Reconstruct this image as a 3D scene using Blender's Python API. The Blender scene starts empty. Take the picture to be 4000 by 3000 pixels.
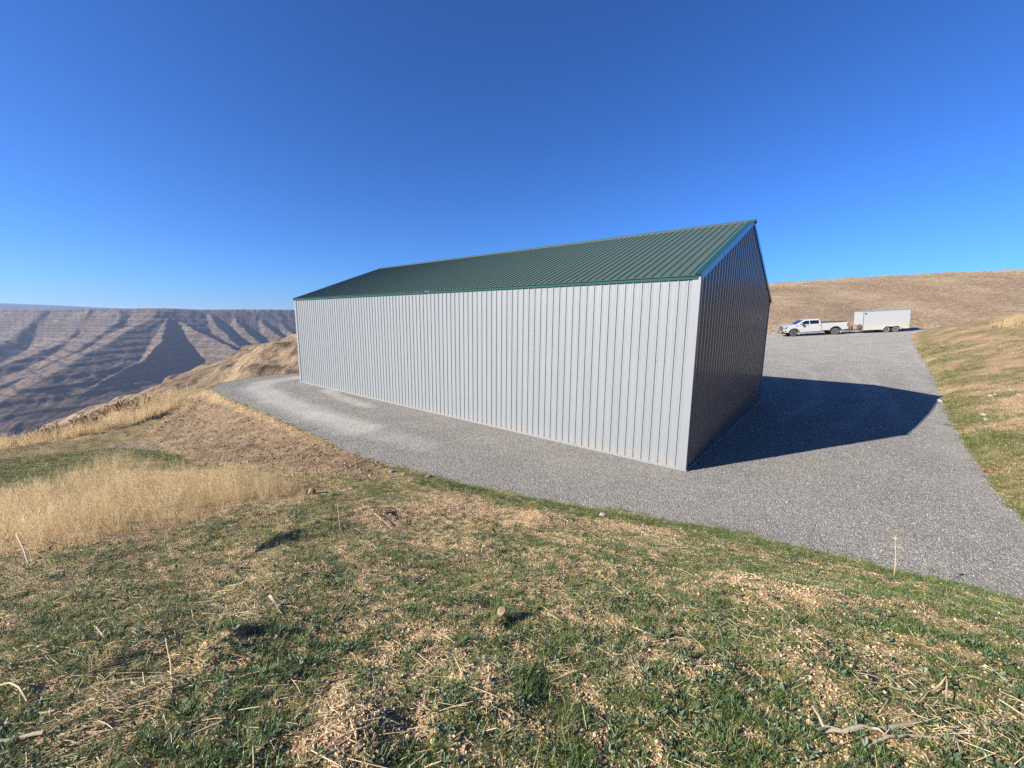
import bpy, bmesh, math, random
import numpy as np
from mathutils import Matrix, Vector
random.seed(7); RNG = np.random.default_rng(11)
S = bpy.context.scene; COL = S.collection

# ---------------------------------------------------------------- camera, sky, sun, exposure
cd = bpy.data.cameras.new('camera'); cam = bpy.data.objects.new('camera', cd); COL.objects.link(cam)
cd.sensor_width = 36.0; cd.lens = 1569.8 / 4000 * 36.0; cd.clip_start = 0.05; cd.clip_end = 60000
cam.matrix_world = Matrix.Translation((0, 0, 3.77)) @ Matrix.Rotation(math.pi / 2 - 0.1578, 4, 'X') @ Matrix.Rotation(0.0094, 4, 'Z')
S.camera = cam
SUN_AZ, SUN_EL = math.radians(21.7), math.radians(26.4)        # direction the light travels in plan, and height of the sun
w = bpy.data.worlds.new('World'); S.world = w; w.use_nodes = True
nt = w.node_tree; bg = nt.nodes['Background']
sky = nt.nodes.new('ShaderNodeTexSky'); sky.sky_type = 'NISHITA'; sky.sun_disc = False
sky.sun_elevation = SUN_EL; sky.sun_rotation = math.pi / 2 - (SUN_AZ + math.pi)
sky.altitude = 900; sky.air_density = 1.0; sky.dust_density = 1.0; sky.ozone_density = 8.0
wb = nt.nodes.new('ShaderNodeMix'); wb.data_type = 'RGBA'; wb.blend_type = 'MULTIPLY'; wb.inputs[0].default_value = 1.0
wb.inputs[7].default_value = (.505, .745, 1.0, 1)              # white balance of the sky light
gm = nt.nodes.new('ShaderNodeGamma'); gm.inputs[1].default_value = 1.10
nt.links.new(sky.outputs[0], wb.inputs[6]); nt.links.new(wb.outputs[2], gm.inputs[0]); nt.links.new(gm.outputs[0], bg.inputs['Color'])
bg.inputs['Strength'].default_value = 0.066
sd_ = bpy.data.lights.new('sun', 'SUN'); sd_.energy = 5.0; sd_.angle = math.radians(0.5); sd_.color = (1.0, 0.955, 0.88)
sun = bpy.data.objects.new('sun', sd_); COL.objects.link(sun)
sun.rotation_mode = 'QUATERNION'
sun.rotation_quaternion = Vector((math.cos(SUN_AZ) * math.cos(SUN_EL), math.sin(SUN_AZ) * math.cos(SUN_EL), -math.sin(SUN_EL))).to_track_quat('-Z', 'Y')
sun.location = (-40, -20, 40)
S.view_settings.view_transform = 'Standard'; S.view_settings.look = 'None'; S.view_settings.gamma = 1.0; S.view_settings.exposure = 1.22
S.view_settings.use_curve_mapping = False
S.cycles.max_bounces = 6; S.cycles.diffuse_bounces = 3; S.cycles.glossy_bounces = 3; S.cycles.transmission_bounces = 4; S.cycles.volume_bounces = 0
S.cycles.use_adaptive_sampling = False
S.cycles.use_denoising = False; w.cycles.sampling_method = 'NONE'
S.cycles.sample_clamp_indirect = 8

# ---------------------------------------------------------------- helpers
def tag(o, label=None, cat=None, group=None, kind=None):
    if label: o['label'] = label
    if cat: o['category'] = cat
    if group: o['group'] = group
    if kind: o['kind'] = kind
    return o

def link(o, parent=None):
    COL.objects.link(o)
    if parent is not None: o.parent = parent
    return o

def empty(name, loc=(0, 0, 0), rz=0.0):
    o = bpy.data.objects.new(name, None); o.empty_display_size = 0.3; COL.objects.link(o)
    o.location = loc; o.rotation_euler = (0, 0, rz); return o

def np_mesh(name, V, Q, mat=None, smooth=True, attrs=None):
    """mesh from numpy vertices and quads/triangles"""
    V = np.asarray(V, np.float32); Q = np.asarray(Q, np.int32); k = Q.shape[1]
    me = bpy.data.meshes.new(name); me.vertices.add(len(V)); me.vertices.foreach_set('co', V.ravel())
    me.loops.add(Q.size); me.loops.foreach_set('vertex_index', Q.ravel())
    me.polygons.add(len(Q)); me.polygons.foreach_set('loop_start', np.arange(0, Q.size, k, dtype=np.int32))
    me.polygons.foreach_set('loop_total', np.full(len(Q), k, np.int32))
    if smooth: me.polygons.foreach_set('use_smooth', np.ones(len(Q), bool))
    for an, (typ, arr) in (attrs or {}).items():
        a = me.attributes.new(an, typ, 'POINT'); f = {'FLOAT': 'value', 'INT': 'value', 'FLOAT_VECTOR': 'vector', 'FLOAT_COLOR': 'color'}[typ]
        a.data.foreach_set(f, np.asarray(arr, np.int32 if typ == 'INT' else np.float32).ravel())
    me.update(calc_edges=True)
    if mat: me.materials.append(mat)
    return me

def sub_mesh(name, V, Q, keep, mat, attrs, smooth=True):
    q = Q[keep]; used, inv = np.unique(q.ravel(), return_inverse=True)
    return np_mesh(name, V[used], inv.reshape(q.shape), mat, smooth, {k: (t, np.asarray(a)[used]) for k, (t, a) in attrs.items()})

def mesh_obj(name, me, parent=None):
    o = bpy.data.objects.new(name, me); link(o, parent); return o

class MB:
    """collects shapes, then becomes ONE mesh object"""
    def __init__(s): s.v = []; s.f = []
    def add(s, v, f):
        n = len(s.v); s.v += [tuple(p) for p in v]; s.f += [tuple(i + n for i in q) for q in f]; return s
    def box(s, x0, x1, y0, y1, z0, z1):
        return s.add([(x0, y0, z0), (x1, y0, z0), (x1, y1, z0), (x0, y1, z0), (x0, y0, z1), (x1, y0, z1), (x1, y1, z1), (x0, y1, z1)],
                     [(0, 3, 2, 1), (4, 5, 6, 7), (0, 1, 5, 4), (1, 2, 6, 5), (2, 3, 7, 6), (3, 0, 4, 7)])
    def hexa(s, p):      # eight corners, bottom ring then top ring
        return s.add(p, [(0, 3, 2, 1), (4, 5, 6, 7), (0, 1, 5, 4), (1, 2, 6, 5), (2, 3, 7, 6), (3, 0, 4, 7)])
    def prism(s, pts, a, b, axis=1):   # polygon in the two other axes, extruded along axis from a to b
        n = len(pts); r = []
        for c in (a, b):
            for p, q in pts:
                v = [p, q]; v.insert(axis, c); r.append(v)
        return s.add(r, [tuple(range(n))[::-1], tuple(range(n, 2 * n))] + [(i, (i + 1) % n, n + (i + 1) % n, n + i) for i in range(n)])
    def tube(s, pts, rad, n=7, cap=True):
        P = [Vector(p) for p in pts]; rads = rad if isinstance(rad, (list, tuple)) else [rad] * len(P); rings = []; v = []
        up = Vector((0, 0, 1))
        for i, p in enumerate(P):
            d = (P[min(i + 1, len(P) - 1)] - P[max(i - 1, 0)]).normalized()
            u = d.cross(up if abs(d.z) < .95 else Vector((1, 0, 0))).normalized(); q = d.cross(u)
            for k in range(n):
                a = 2 * math.pi * k / n; v.append(p + (u * math.cos(a) + q * math.sin(a)) * rads[i])
        f = [(i * n + k, i * n + (k + 1) % n, (i + 1) * n + (k + 1) % n, (i + 1) * n + k) for i in range(len(P) - 1) for k in range(n)]
        if cap: f += [tuple(range(n))[::-1], tuple(range((len(P) - 1) * n, len(P) * n))]
        return s.add(v, f)
    def lathe(s, prof, n=24, axis='y', c=(0, 0, 0)):   # prof = (radius, offset along axis)
        v = []; 
        for r, t in prof:
            for k in range(n):
                a = 2 * math.pi * k / n; p = (r * math.cos(a), r * math.sin(a), t)
                if axis == 'y': p = (p[0], p[2], p[1])
                elif axis == 'x': p = (p[2], p[0], p[1])
                v.append((p[0] + c[0], p[1] + c[1], p[2] + c[2]))
        m = len(prof)
        f = [(i * n + k, i * n + (k + 1) % n, (i + 1) * n + (k + 1) % n, (i + 1) * n + k) for i in range(m - 1) for k in range(n)]
        f += [tuple(range(n))[::-1], tuple(range((m - 1) * n, m * n))]
        return s.add(v, f)
    def mesh(s, name, mat, bevel=0.0, smooth=False):
        me = bpy.data.meshes.new(name); me.from_pydata(s.v, [], s.f)
        bm = bmesh.new(); bm.from_mesh(me); bmesh.ops.recalc_face_normals(bm, faces=bm.faces)
        if bevel: bmesh.ops.bevel(bm, geom=[e for e in bm.edges if e.is_manifold and e.calc_face_angle(0) > .5], offset=bevel, segments=2, affect='EDGES', clamp_overlap=True)
        bm.to_mesh(me); bm.free()
        if smooth or bevel:
            me.polygons.foreach_set('use_smooth', np.ones(len(me.polygons), bool)); me.set_sharp_from_angle(angle=math.radians(38))
        me.materials.append(mat); return me
    def build(s, name, mat, parent=None, bevel=0.0, smooth=False):
        return mesh_obj(name, s.mesh(name, mat, bevel, smooth), parent)

# ---------------------------------------------------------------- materials
class N:
    def __init__(s, name):
        s.m = bpy.data.materials.new(name); s.m.use_nodes = True; s.t = s.m.node_tree; s.b = s.t.nodes['Principled BSDF']
    def n(s, typ, **kw):
        nd = s.t.nodes.new(typ)
        for k, v in kw.items():
            if k.startswith('i_'):
                key = k[2:]; nd.inputs[int(key) if key.isdigit() else key.replace('_', ' ')].default_value = v
            else: setattr(nd, k, v)
        return nd
    def l(s, a, b): s.t.links.new(a, b)
    def noise(s, scale, detail=4, rough=0.6, vec=None):
        nd = s.n('ShaderNodeTexNoise', i_Scale=scale, i_Detail=detail, i_Roughness=rough)
        if vec is not None: s.l(vec, nd.inputs['Vector'])
        return nd
    def ramp(s, fac, stops):
        nd = s.n('ShaderNodeValToRGB'); e = nd.color_ramp.elements
        while len(e) < len(stops): e.new(0.5)
        for el, (p, c) in zip(e, stops): el.position = p; el.color = tuple(c) + (1,) if len(c) == 3 else c
        s.l(fac, nd.inputs['Fac']); return nd
    def mix(s, a, b, fac, mode='MIX'):
        nd = s.n('ShaderNodeMix', data_type='RGBA', blend_type=mode)
        for inp, val in ((nd.inputs[0], fac), (nd.inputs[6], a), (nd.inputs[7], b)):
            if hasattr(val, 'is_linked') or hasattr(val, 'links'): s.l(val, inp)
            else: inp.default_value = val if not isinstance(val, (tuple, list)) else tuple(val) + (1,) if len(val) == 3 else val
        return nd.outputs[2]
    def coord(s): return s.n('ShaderNodeNewGeometry').outputs['Position']
    def objco(s): return s.n('ShaderNodeTexCoord').outputs['Object']
    def bump(s, h, strength=0.5, dist=0.02, normal=None):
        nd = s.n('ShaderNodeBump', i_Strength=strength, i_Distance=dist); s.l(h, nd.inputs['Height'])
        if normal is not None: s.l(normal, nd.inputs['Normal'])
        s.l(nd.outputs[0], s.b.inputs['Normal']); return nd.outputs[0]
    def math(s, op, a, b=None, c=None):
        nd = s.n('ShaderNodeMath', operation=op)
        for i, v in enumerate((a, b, c)):
            if v is None: continue
            if hasattr(v, 'links'): s.l(v, nd.inputs[i])
            else: nd.inputs[i].default_value = v
        return nd.outputs[0]

def plain(name, col, rough=0.5, metal=0.0, var=0.12, scale=6.0, coat=0.0, bump=0.0, spec=0.5):
    m = N(name); ns = m.noise(scale, 5, 0.6, m.objco())
    r = m.ramp(ns.outputs['Fac'], [(0.25, tuple(c * (1 - var) for c in col)), (0.75, tuple(min(1, c * (1 + var)) for c in col))])
    m.l(r.outputs[0], m.b.inputs['Base Color']); m.b.inputs['Roughness'].default_value = rough; m.b.inputs['Metallic'].default_value = metal
    m.b.inputs['Coat Weight'].default_value = coat; m.b.inputs['Specular IOR Level'].default_value = spec
    if bump: m.bump(ns.outputs['Fac'], bump, 0.01)
    return m.m
# ---------------------------------------------------------------- terrain maths (numpy)
CAM_F, CAM_PITCH, CAM_ROLL, CAM_H = 1569.8, 0.1578, 0.0094, 3.77     # focal length in px of a 4000 px wide frame

def _h(ix, iy, seed):
    n = (ix.astype(np.int64) * 374761393 + iy.astype(np.int64) * 668265263 + seed * 1274126177) & 0x7fffffff
    n = ((n ^ (n >> 13)) * 1274126177) & 0x7fffffff
    n = ((n ^ (n >> 15)) * 2246822519) & 0x7fffffff
    return (n ^ (n >> 16)).astype(np.float64) / 0x7fffffff

def pnoise(x, y, seed=0):
    x = np.asarray(x, float); y = np.asarray(y, float)
    ix = np.floor(x); iy = np.floor(y); fx = x - ix; fy = y - iy
    u = fx * fx * fx * (fx * (fx * 6 - 15) + 10); v = fy * fy * fy * (fy * (fy * 6 - 15) + 10)
    def g(dx, dy):
        a = _h(ix + dx, iy + dy, seed) * (2 * math.pi)
        return np.cos(a) * (fx - dx) + np.sin(a) * (fy - dy)
    a = g(0, 0); b = g(1, 0); c = g(0, 1); d = g(1, 1)
    return 1.5 * ((a + (b - a) * u) * (1 - v) + (c + (d - c) * u) * v)

def fbm(x, y, octv=4, seed=0, gain=0.5, lac=2.03):
    s = 0; a = 1.0; t = 0
    for i in range(octv):
        s = s + a * pnoise(x, y, seed + i * 17); t += a; a *= gain; x = x * lac + 3.7; y = y * lac - 1.9
    return s / t

def ridged(x, y, octv=4, seed=0, gain=0.5):
    s = 0; a = 1.0; t = 0
    for i in range(octv):
        s = s + a * (1 - 2 * np.abs(pnoise(x, y, seed + i * 17))); t += a; a *= gain; x = x * 2.03 + 3.7; y = y * 2.03 - 1.9
    return s / t

def sstep(a, b, x):
    t = np.clip((x - a) / (b - a), 0, 1)
    return t * t * (3 - 2 * t)

def softplus(x, k=1.0):
    return np.logaddexp(0, np.asarray(x, float) / k) * k

def seg_dist(x, y, poly):
    """distance to an open polyline, signed distance side, parameter-interpolated extra columns"""
    P = np.asarray(poly, float); best = np.full(x.shape, 1e18); side = np.zeros(x.shape); extra = [np.zeros(x.shape) for _ in range(P.shape[1])]
    for i in range(len(P) - 1):
        ax, ay = P[i, :2]; bx, by = P[i + 1, :2]; dx, dy = bx - ax, by - ay
        L2 = dx * dx + dy * dy
        t = np.clip(((x - ax) * dx + (y - ay) * dy) / L2, 0, 1)
        ex = x - (ax + t * dx); ey = y - (ay + t * dy); d = ex * ex + ey * ey
        m = d < best
        best = np.where(m, d, best); side = np.where(m, dx * ey - dy * ex, side)
        for k in range(P.shape[1]):
            extra[k] = np.where(m, P[i, k] + t * (P[i + 1, k] - P[i, k]), extra[k])
    return np.sqrt(best), np.sign(side), extra

def in_poly(x, y, poly):
    P = np.asarray(poly, float); c = np.zeros(x.shape, bool); n = len(P)
    for i in range(n):
        x1, y1 = P[i, :2]; x2, y2 = P[(i + 1) % n, :2]
        if y1 == y2: continue
        m = ((y1 > y) != (y2 > y)) & (x < (x2 - x1) * (y - y1) / (y2 - y1) + x1)
        c ^= m
    return c

def poly_sd(x, y, poly):
    """signed distance to a closed polygon, negative inside"""
    P = list(poly) + [poly[0]]
    d, _, _ = seg_dist(x, y, [p[:2] for p in P])
    return np.where(in_poly(x, y, poly), -d, d)

def ray(px, py):                     # px, py on a 2212 px wide view of the frame
    X = px * 4000 / 2212 - 2000.0; Y = py * 4000 / 2212 - 1500.0
    c, s = math.cos(CAM_ROLL), math.sin(CAM_ROLL)
    X, Y = c * X + s * Y, -s * X + c * Y
    x = X / CAM_F; u = -Y / CAM_F
    return np.array([x, math.cos(CAM_PITCH) + u * math.sin(CAM_PITCH), -math.sin(CAM_PITCH) + u * math.cos(CAM_PITCH)])

def at_depth(px, py, Y):
    r = ray(px, py); return np.array([0, 0, CAM_H]) + r * (Y / r[1])

# gravel yard -------------------------------------------------------------
NEAR_EDGE = [(12.5, -1.5), (10.3, 1.0), (8.4, 3.7), (7.09, 5.01), (6.04, 5.66), (4.77, 6.42), (3.48, 7.12), (1.84, 7.65), (-0.04, 8.38), (-1.59, 9.13),
             (-3.37, 10.18), (-4.94, 11.3), (-7.62, 13.8), (-9.0, 15.0), (-11.03, 16.7), (-13.11, 18.43), (-15.9, 20.9), (-16.8, 22.6), (-16.47, 25.44), (-14.55, 27.6)]
BACK_EDGE = [(-14.55, 27.6), (-11.5, 34), (-3, 44), (6, 56), (17, 60.6), (31.7, 54.9), (45, 49.8), (58, 44.8), (74, 40.0)]
RIGHT_EDGE = [(74, 36.5), (58, 41), (50, 43.8), (46.3, 44.6), (43.9, 43.8), (41.6, 42.1), (39.0, 39.6), (36.8, 37.2), (31.8, 31.5), (27.8, 26.9), (24.4, 23.0), (22.0, 20.4), (17.8, 16.0), (15.1, 13.1), (13.15, 11.0), (11.14, 8.76), (10.0, 7.33), (9.9, 6.0), (11.2, 3.6), (14.5, 0.4)]
YARD = NEAR_EDGE + BACK_EDGE[1:] + RIGHT_EDGE
# shoulder where our bench drops into the canyon (x, y, z of the bench there)
SHOULDER = [(-30, -14, -1.6), (-24, 2, -1.2), (-19.8, 9.2, -1.0), (-17.38, 13.11, -0.8), (-16.39, 16.11, -0.85), (-16.38, 19.14, -0.65), (-17.3, 22.4, -0.3), (-17.2, 25.6, -0.25),
            (-15.2, 28.6, -0.25), (-12.3, 35, -0.2), (-3, 46, 0), (6, 56, 0.3), (14, 75, 3), (20, 110, 8), (30, 200, 16), (60, 500, 22)]
# tie points of the grassy bank the camera stands on (x, y, z)
BANK = [(0, 0, 2.17), (0, -4, 2.7), (-6, -5, 2.4), (7, -4, 2.75), (0, 1.4, 1.98), (-2.3, 1.5, 1.85), (2.1, 1.4, 2.0), (0, 3.3, 1.40), (0, 5.4, 0.74), (3, 2.5, 1.62), (5.2, 2.0, 1.50), (4.5, 4.6, 0.62),
        (6.6, 2.6, 0.95), (-3.2, 4.0, 1.12), (-3.0, 7.0, 0.52), (-4.45, 3.1, 1.28), (-6.3, 4.5, 0.85), (-4.8, 4.8, 0.9), (-3.7, 6.5, 0.62), (-7.5, 6.6, 0.30), (-5.8, 9.2, 0.12), (-12, 8.9, -0.32), (-10.7, 11.1, -0.42),
        (-9.7, 11.5, -0.40), (-7.5, 11.9, -0.22), (-9.6, 13.6, -0.45), (-12.6, 15.6, -0.7), (-15.0, 18.8, -0.62), (-17.38, 13.11, -0.8), (-16.39, 16.11, -0.85), (-16.38, 19.14, -0.65), (-19.8, 9.2, -1.0), (-24, 2, -1.2),
        (-14, 4, 0.05), (-10, 0, 1.0), (-30, -14, -1.6), (-14, -12, 1.6), (12, -8, 2.2), (-17.2, 25.6, -0.25), (-15.2, 28.6, -0.25)]
BANK += [(x, y, 0.03) for x, y in NEAR_EDGE[1:]]

def _tps_fit(P, lam=0.02):
    P = np.asarray(P, float); n = len(P)
    r2 = ((P[:, None, :2] - P[None, :, :2]) ** 2).sum(-1)
    K = 0.5 * r2 * np.log(r2 + 1e-9) + lam * np.eye(n)
    A = np.zeros((n + 3, n + 3)); A[:n, :n] = K; A[:n, n] = 1; A[:n, n + 1:] = P[:, :2]; A[n:, :n] = A[:n, n:].T
    return P, np.linalg.solve(A, np.concatenate([P[:, 2], np.zeros(3)]))
_TP, _TW = _tps_fit(BANK)

def tps(x, y):
    s = _TW[-3] + _TW[-2] * x + _TW[-1] * y
    for (px, py, _), w in zip(_TP, _TW[:-3]):
        r2 = (x - px) ** 2 + (y - py) ** 2
        s = s + w * 0.5 * r2 * np.log(r2 + 1e-9)
    return s

def z_yard(x, y):
    s = np.minimum(0.64 * x + 0.77 * y, 66); e = np.clip(0.77 * x - 0.64 * y, -30, 22)
    return 0.0615 * softplus(s - 24, 1.5) + 0.055 * (e + 4.9) * sstep(30, 58, s)

def z_hill(x, y):
    t = 0.36 * x + 0.93 * y - 60.0 + 1.5 * fbm(x / 50, y / 50, 2, 71)
    base = z_yard(x, y)
    tt = np.maximum(t, 0)
    rise = 22.6 * (1 - np.exp(-tt / 100.0)) + 0.005 * x * sstep(20, 150, tt) - 0.00004 * np.maximum(tt - 150, 0) ** 2 * (tt < 600) - (tt >= 600) * 8.1
    return base + rise * sstep(0, 6, t) + sstep(10, 60, tt) * 0.9 * fbm(x / 30, y / 30, 3, 12)

def z_rbank(x, y, d):
    yard = z_yard(x, y)
    top = 4.6 + 0.030 * (x - 30) + 0.35 * fbm(x / 9, y / 9, 2, 33) + 0.03 * np.clip(d - 8, 0, 40)
    a = np.maximum(top - yard, 0.4)
    return yard + a * (1 - np.exp(-0.40 * d / a))

# our own spur below the bench, and the far canyon wall: crest lines given as (x, y, z)
def _crest(pts):
    return [tuple(at_depth(0.3 * cx, 608 + 0.3 * cy, Y)) for cx, cy, Y in pts]
NEAR_SPUR = [(-30, 92, -0.5)] + _crest([(2115, 385, 112), (1900, 450, 128), (1740, 520, 143), (1560, 602, 163), (1280, 688, 188), (980, 812, 218), (700, 895, 248), (480, 988, 285), (200, 1110, 335)]) 
CREST = [_crest(c) for c in [
    [(300, 200, 1750), (230, 300, 1650), (100, 400, 1500), (0, 445, 1420), (-250, 540, 1300), (-600, 640, 1150)],
    [(640, 200, 1780), (560, 330, 1620), (480, 430, 1470), (290, 505, 1300), (0, 612, 1120), (-350, 730, 1000)],
    [(870, 200, 1780), (860, 280, 1660), (700, 400, 1460), (600, 455, 1370), (400, 570, 1180), (0, 752, 960), (-300, 870, 880)],
    [(1130, 195, 1800), (1090, 270, 1680), (950, 335, 1540), (800, 430, 1390), (700, 485, 1270), (480, 605, 1080), (200, 765, 920), (0, 880, 850)],
    [(1200, 205, 1850), (1185, 330, 1620), (1170, 420, 1470), (1050, 560, 1280), (850, 650, 1130), (650, 760, 1010), (430, 840, 930), (200, 985, 850)],
    [(1225, 212, 1900), (1240, 262, 1800), (1330, 310, 1720), (1500, 400, 1600), (1760, 522, 1480), (1950, 640, 1400)],
    [(1500, 212, 2000), (1545, 300, 1860), (1700, 452, 1690), (1790, 545, 1600)],
    [(1660, 225, 2080), (1705, 290, 1960), (1875, 445, 1800), (1960, 540, 1720)],
    [(1850, 240, 2160), (1895, 300, 2040), (2030, 405, 1920), (2150, 500, 1840)],
    [(1950, 262, 2240), (1990, 285, 2160), (2115, 375, 2020), (2300, 500, 1900)],
    [(2250, 270, 2400), (2400, 400, 2150)],
    [(-150, 205, 1750), (-250, 330, 1600), (-500, 430, 1450)],
    [(-600, 205, 1750), (-800, 380, 1550)],
]]
RIM = [tuple(at_depth(0.3 * cx, 608 + 0.3 * cy, Y)) for cx, cy, Y in [(-2600, 195, 1700), (-1200, 200, 1760), (0, 201, 1790), (600, 197, 1800), (1000, 193, 1830), (1200, 192, 1870), (1450, 204, 1990), (1700, 206, 2100), (1950, 207, 2240), (2200, 208, 2420), (3000, 208, 2900), (4500, 205, 3300)]]
FLOOR_Z = -238.0

def z_canyon(x, y):
    wx = x + 10 * fbm(x / 260, y / 260, 3, 201) + 5 * fbm(x / 50, y / 50, 2, 203)
    wy = y + 10 * fbm(x / 260, y / 260, 3, 202)
    z = np.full(x.shape, FLOOR_Z) + 6 * fbm(x / 120, y / 120, 3, 5)
    d, sd, ex = seg_dist(wx, wy, RIM)
    out = np.where(sd > 0, 0, d)
    wall = ex[2] - 0.50 * out
    inside = np.where(sd > 0, d, 0)
    wall = wall - 0.006 * inside - 0.02 * np.minimum(inside, 60)
    z = np.maximum(z, wall)
    for ci, c in enumerate(CREST):
        d, sd, ex = seg_dist(wx, wy, c)
        kk = (0.45, 0.41, 0.37, 0.33, 0.64)[ci] if ci < 5 else 0.70
        z = np.maximum(z, ex[2] - 4 - kk * d - 0.00022 * np.minimum(d, 300) ** 2 * 0)
    slope_zone = sstep(2, 40, out)
    z = z + slope_zone * (2.4 * ridged(x / 105, y / 170, 4, 41) + 2.0 * ridged(x / 24, y / 36, 3, 47) + 3.0 * ridged((x + .5 * y) / 46, (y - .5 * x) / 230, 3, 48))
    # basalt flows: flat treads and steep risers
    per = 19.0; q = (z + 4 * fbm(x / 240, y / 240, 2, 77)) / per; fr = q - np.floor(q)
    amp = 3.8 * slope_zone * (0.35 + 0.9 * sstep(-0.25, 0.5, fbm(x / 150, y / 150, 3, 78)))
    z = z + amp * (sstep(0.0, 0.22, fr) - fr)
    band = sstep(0.02, 0.10, fr) * (1 - sstep(0.18, 0.28, fr)) * slope_zone
    return z, band, out

def land(x, y, detail=True):
    """height and masks of our own side of the canyon (bench, bank, hill, near spur)"""
    x = np.asarray(x, float); y = np.asarray(y, float)
    sd_y = poly_sd(x, y, YARD)
    d_n, _, _ = seg_dist(x, y, NEAR_EDGE); d_b, _, _ = seg_dist(x, y, BACK_EDGE[2:]); d_r, _, _ = seg_dist(x, y, RIGHT_EDGE)
    d_s, s_s, ex_s = seg_dist(x, y, SHOULDER)
    past = np.where(s_s > 0, d_s, 0.0)             # metres beyond the shoulder
    zy = z_yard(x, y)
    near = np.hypot(x, y) < 70
    zb = np.where(near, tps(np.clip(x, -34, 16), np.clip(y, -15, 32)), 0.0)
    zr = z_rbank(x, y, d_r); zh = z_hill(x, y)
    wn = 1 / (d_n + 0.02) ** 5; wr = 1 / (d_r + 0.02) ** 5; wb = 1 / (d_b + 0.02) ** 5
    back = sstep(46, 60, 0.36 * x + 0.93 * y)
    wh = wb * (0.02 + back * 50)
    zout = (wn * zb + wr * np.maximum(zr, zh * (back > 0)) + wh * zh) / (wn + wr + wh)
    zout = np.where((back > 0.9) & (d_b <= d_r), zh, zout)
    zout = np.where((d_r < d_b) & (d_r < d_n), np.maximum(zr, np.where(back > 0, zh, -99)), zout)
    k = sstep(0.0, 0.45, sd_y)
    z = zy * (1 - k) + zout * k
    # beyond the shoulder everything falls away
    fall = ex_s[2] - (0.10 * past + 0.42 * softplus(past - 3.5, 1.5) - 0.42 * softplus(-3.5, 1.5))
    z = np.where(past > 0, np.minimum(fall, fall * 0 + ex_s[2]), z)
    far = past > 25
    if far.any():
        d, sd, ex = seg_dist(x + 5 * fbm(x / 30, y / 30, 2, 61), y + 5 * fbm(x / 30, y / 30, 2, 62), NEAR_SPUR)
        dd = np.where(sd > 0, d, d)
        spur = ex[2] - np.where(sd > 0, 0.55, 0.33) * dd + 2.2 * ridged(x / 22, y / 34, 4, 63) * sstep(0, 8, dd) + 0.9 * fbm(x / 9, y / 9, 4, 64)
        q = (spur + 2 * fbm(x / 40, y / 40, 2, 66)) / 9.0; fr = q - np.floor(q)
        spur = spur + 3.0 * sstep(-0.1, 0.35, fbm(x / 35, y / 35, 3, 65)) * (sstep(0, .25, fr) - fr)
        z = np.where(far, np.maximum(np.maximum(z, spur), FLOOR_Z + 3 * fbm(x / 60, y / 60, 2, 8)), z)
    return z, sd_y, past, d_n, d_r

def at(px, py, tmax=400.0):
    r = ray(px, py); t = np.concatenate([np.arange(1.0, 30, 0.05), np.geomspace(30, tmax, 500)])
    P = np.array([0, 0, CAM_H])[None] + t[:, None] * r[None]
    zz = land(P[:, 0], P[:, 1])[0]; g = P[:, 2] - zz
    i = np.nonzero(g < 0)[0]
    if len(i) == 0 or i[0] == 0: return P[-1]
    i = i[0]; w = g[i - 1] / (g[i - 1] - g[i]); return P[i - 1] * (1 - w) + P[i] * w
# ---------------------------------------------------------------- terrain sheets
def px_poly(pts): return [tuple(at(*p)[:2]) for p in pts]
TALL = px_poly([(-120, 1085), (0, 1078), (150, 1058), (262, 1040), (330, 1030), (420, 1032), (500, 1030), (590, 1036), (645, 1052), (652, 1076), (560, 1088), (480, 1107), (400, 1132), (300, 1166), (150, 1182), (0, 1202), (-150, 1225)])
TALL2 = px_poly([(150, 1022), (250, 1006), (330, 1000), (362, 1000), (330, 1012), (230, 1035), (150, 1045)])
FILL = px_poly([(452, 848), (545, 890), (640, 925), (740, 975), (835, 1012), (800, 1035), (640, 1018), (430, 1003), (350, 965), (320, 930), (395, 872)])
LAWN = px_poly([(-80, 1010), (120, 985), (250, 975), (430, 985), (520, 1005), (300, 1010), (120, 1040), (-80, 1068)])
STONY = px_poly([(232, 962), (300, 952), (392, 955), (380, 966), (262, 978)])
MOUNDS = []   # x, y, radius, height
for px, py, rad, hgt in [(1600, 1262, .42, .09), (830, 1118, .45, .10), (1086, 1343, .10, .06), (500, 1392, .22, .09), (760, 1595, .2, .05), (960, 1095, .7, .06), (1180, 1120, .55, .07), (1770, 1300, .4, .07), (1900, 1310, .35, .06), (2040, 1400, .30, .07), (1500, 1450, .3, .06), (1760, 1460, .35, .06), (2000, 1330, .3, .05), (1330, 1190, .35, .05), (560, 1170, .5, .07), (700, 1140, .5, .06), (1060, 1500, .22, .05)]:
    p = at(px, py); MOUNDS.append((p[0], p[1], rad, hgt))
HOLES = []
for px, py, rad, hgt in [(1106, 1346, .075, .10), (1130, 1322, .05, .07), (855, 1119, .12, .12), (1098, 1398, .05, .06), (545, 1385, .07, .08), (690, 1420, .05, .05), (1822, 1322, .06, .05), (2078, 1424, .07, .06), (1270, 1530, .05, .05), (345, 1420, .06, .06)]:
    p = at(px, py); HOLES.append((p[0], p[1], rad, hgt))
TERRACE = px_poly([(575, 1185), (600, 1170), (640, 1152), (700, 1135), (760, 1118), (830, 1106), (900, 1098)])

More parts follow.
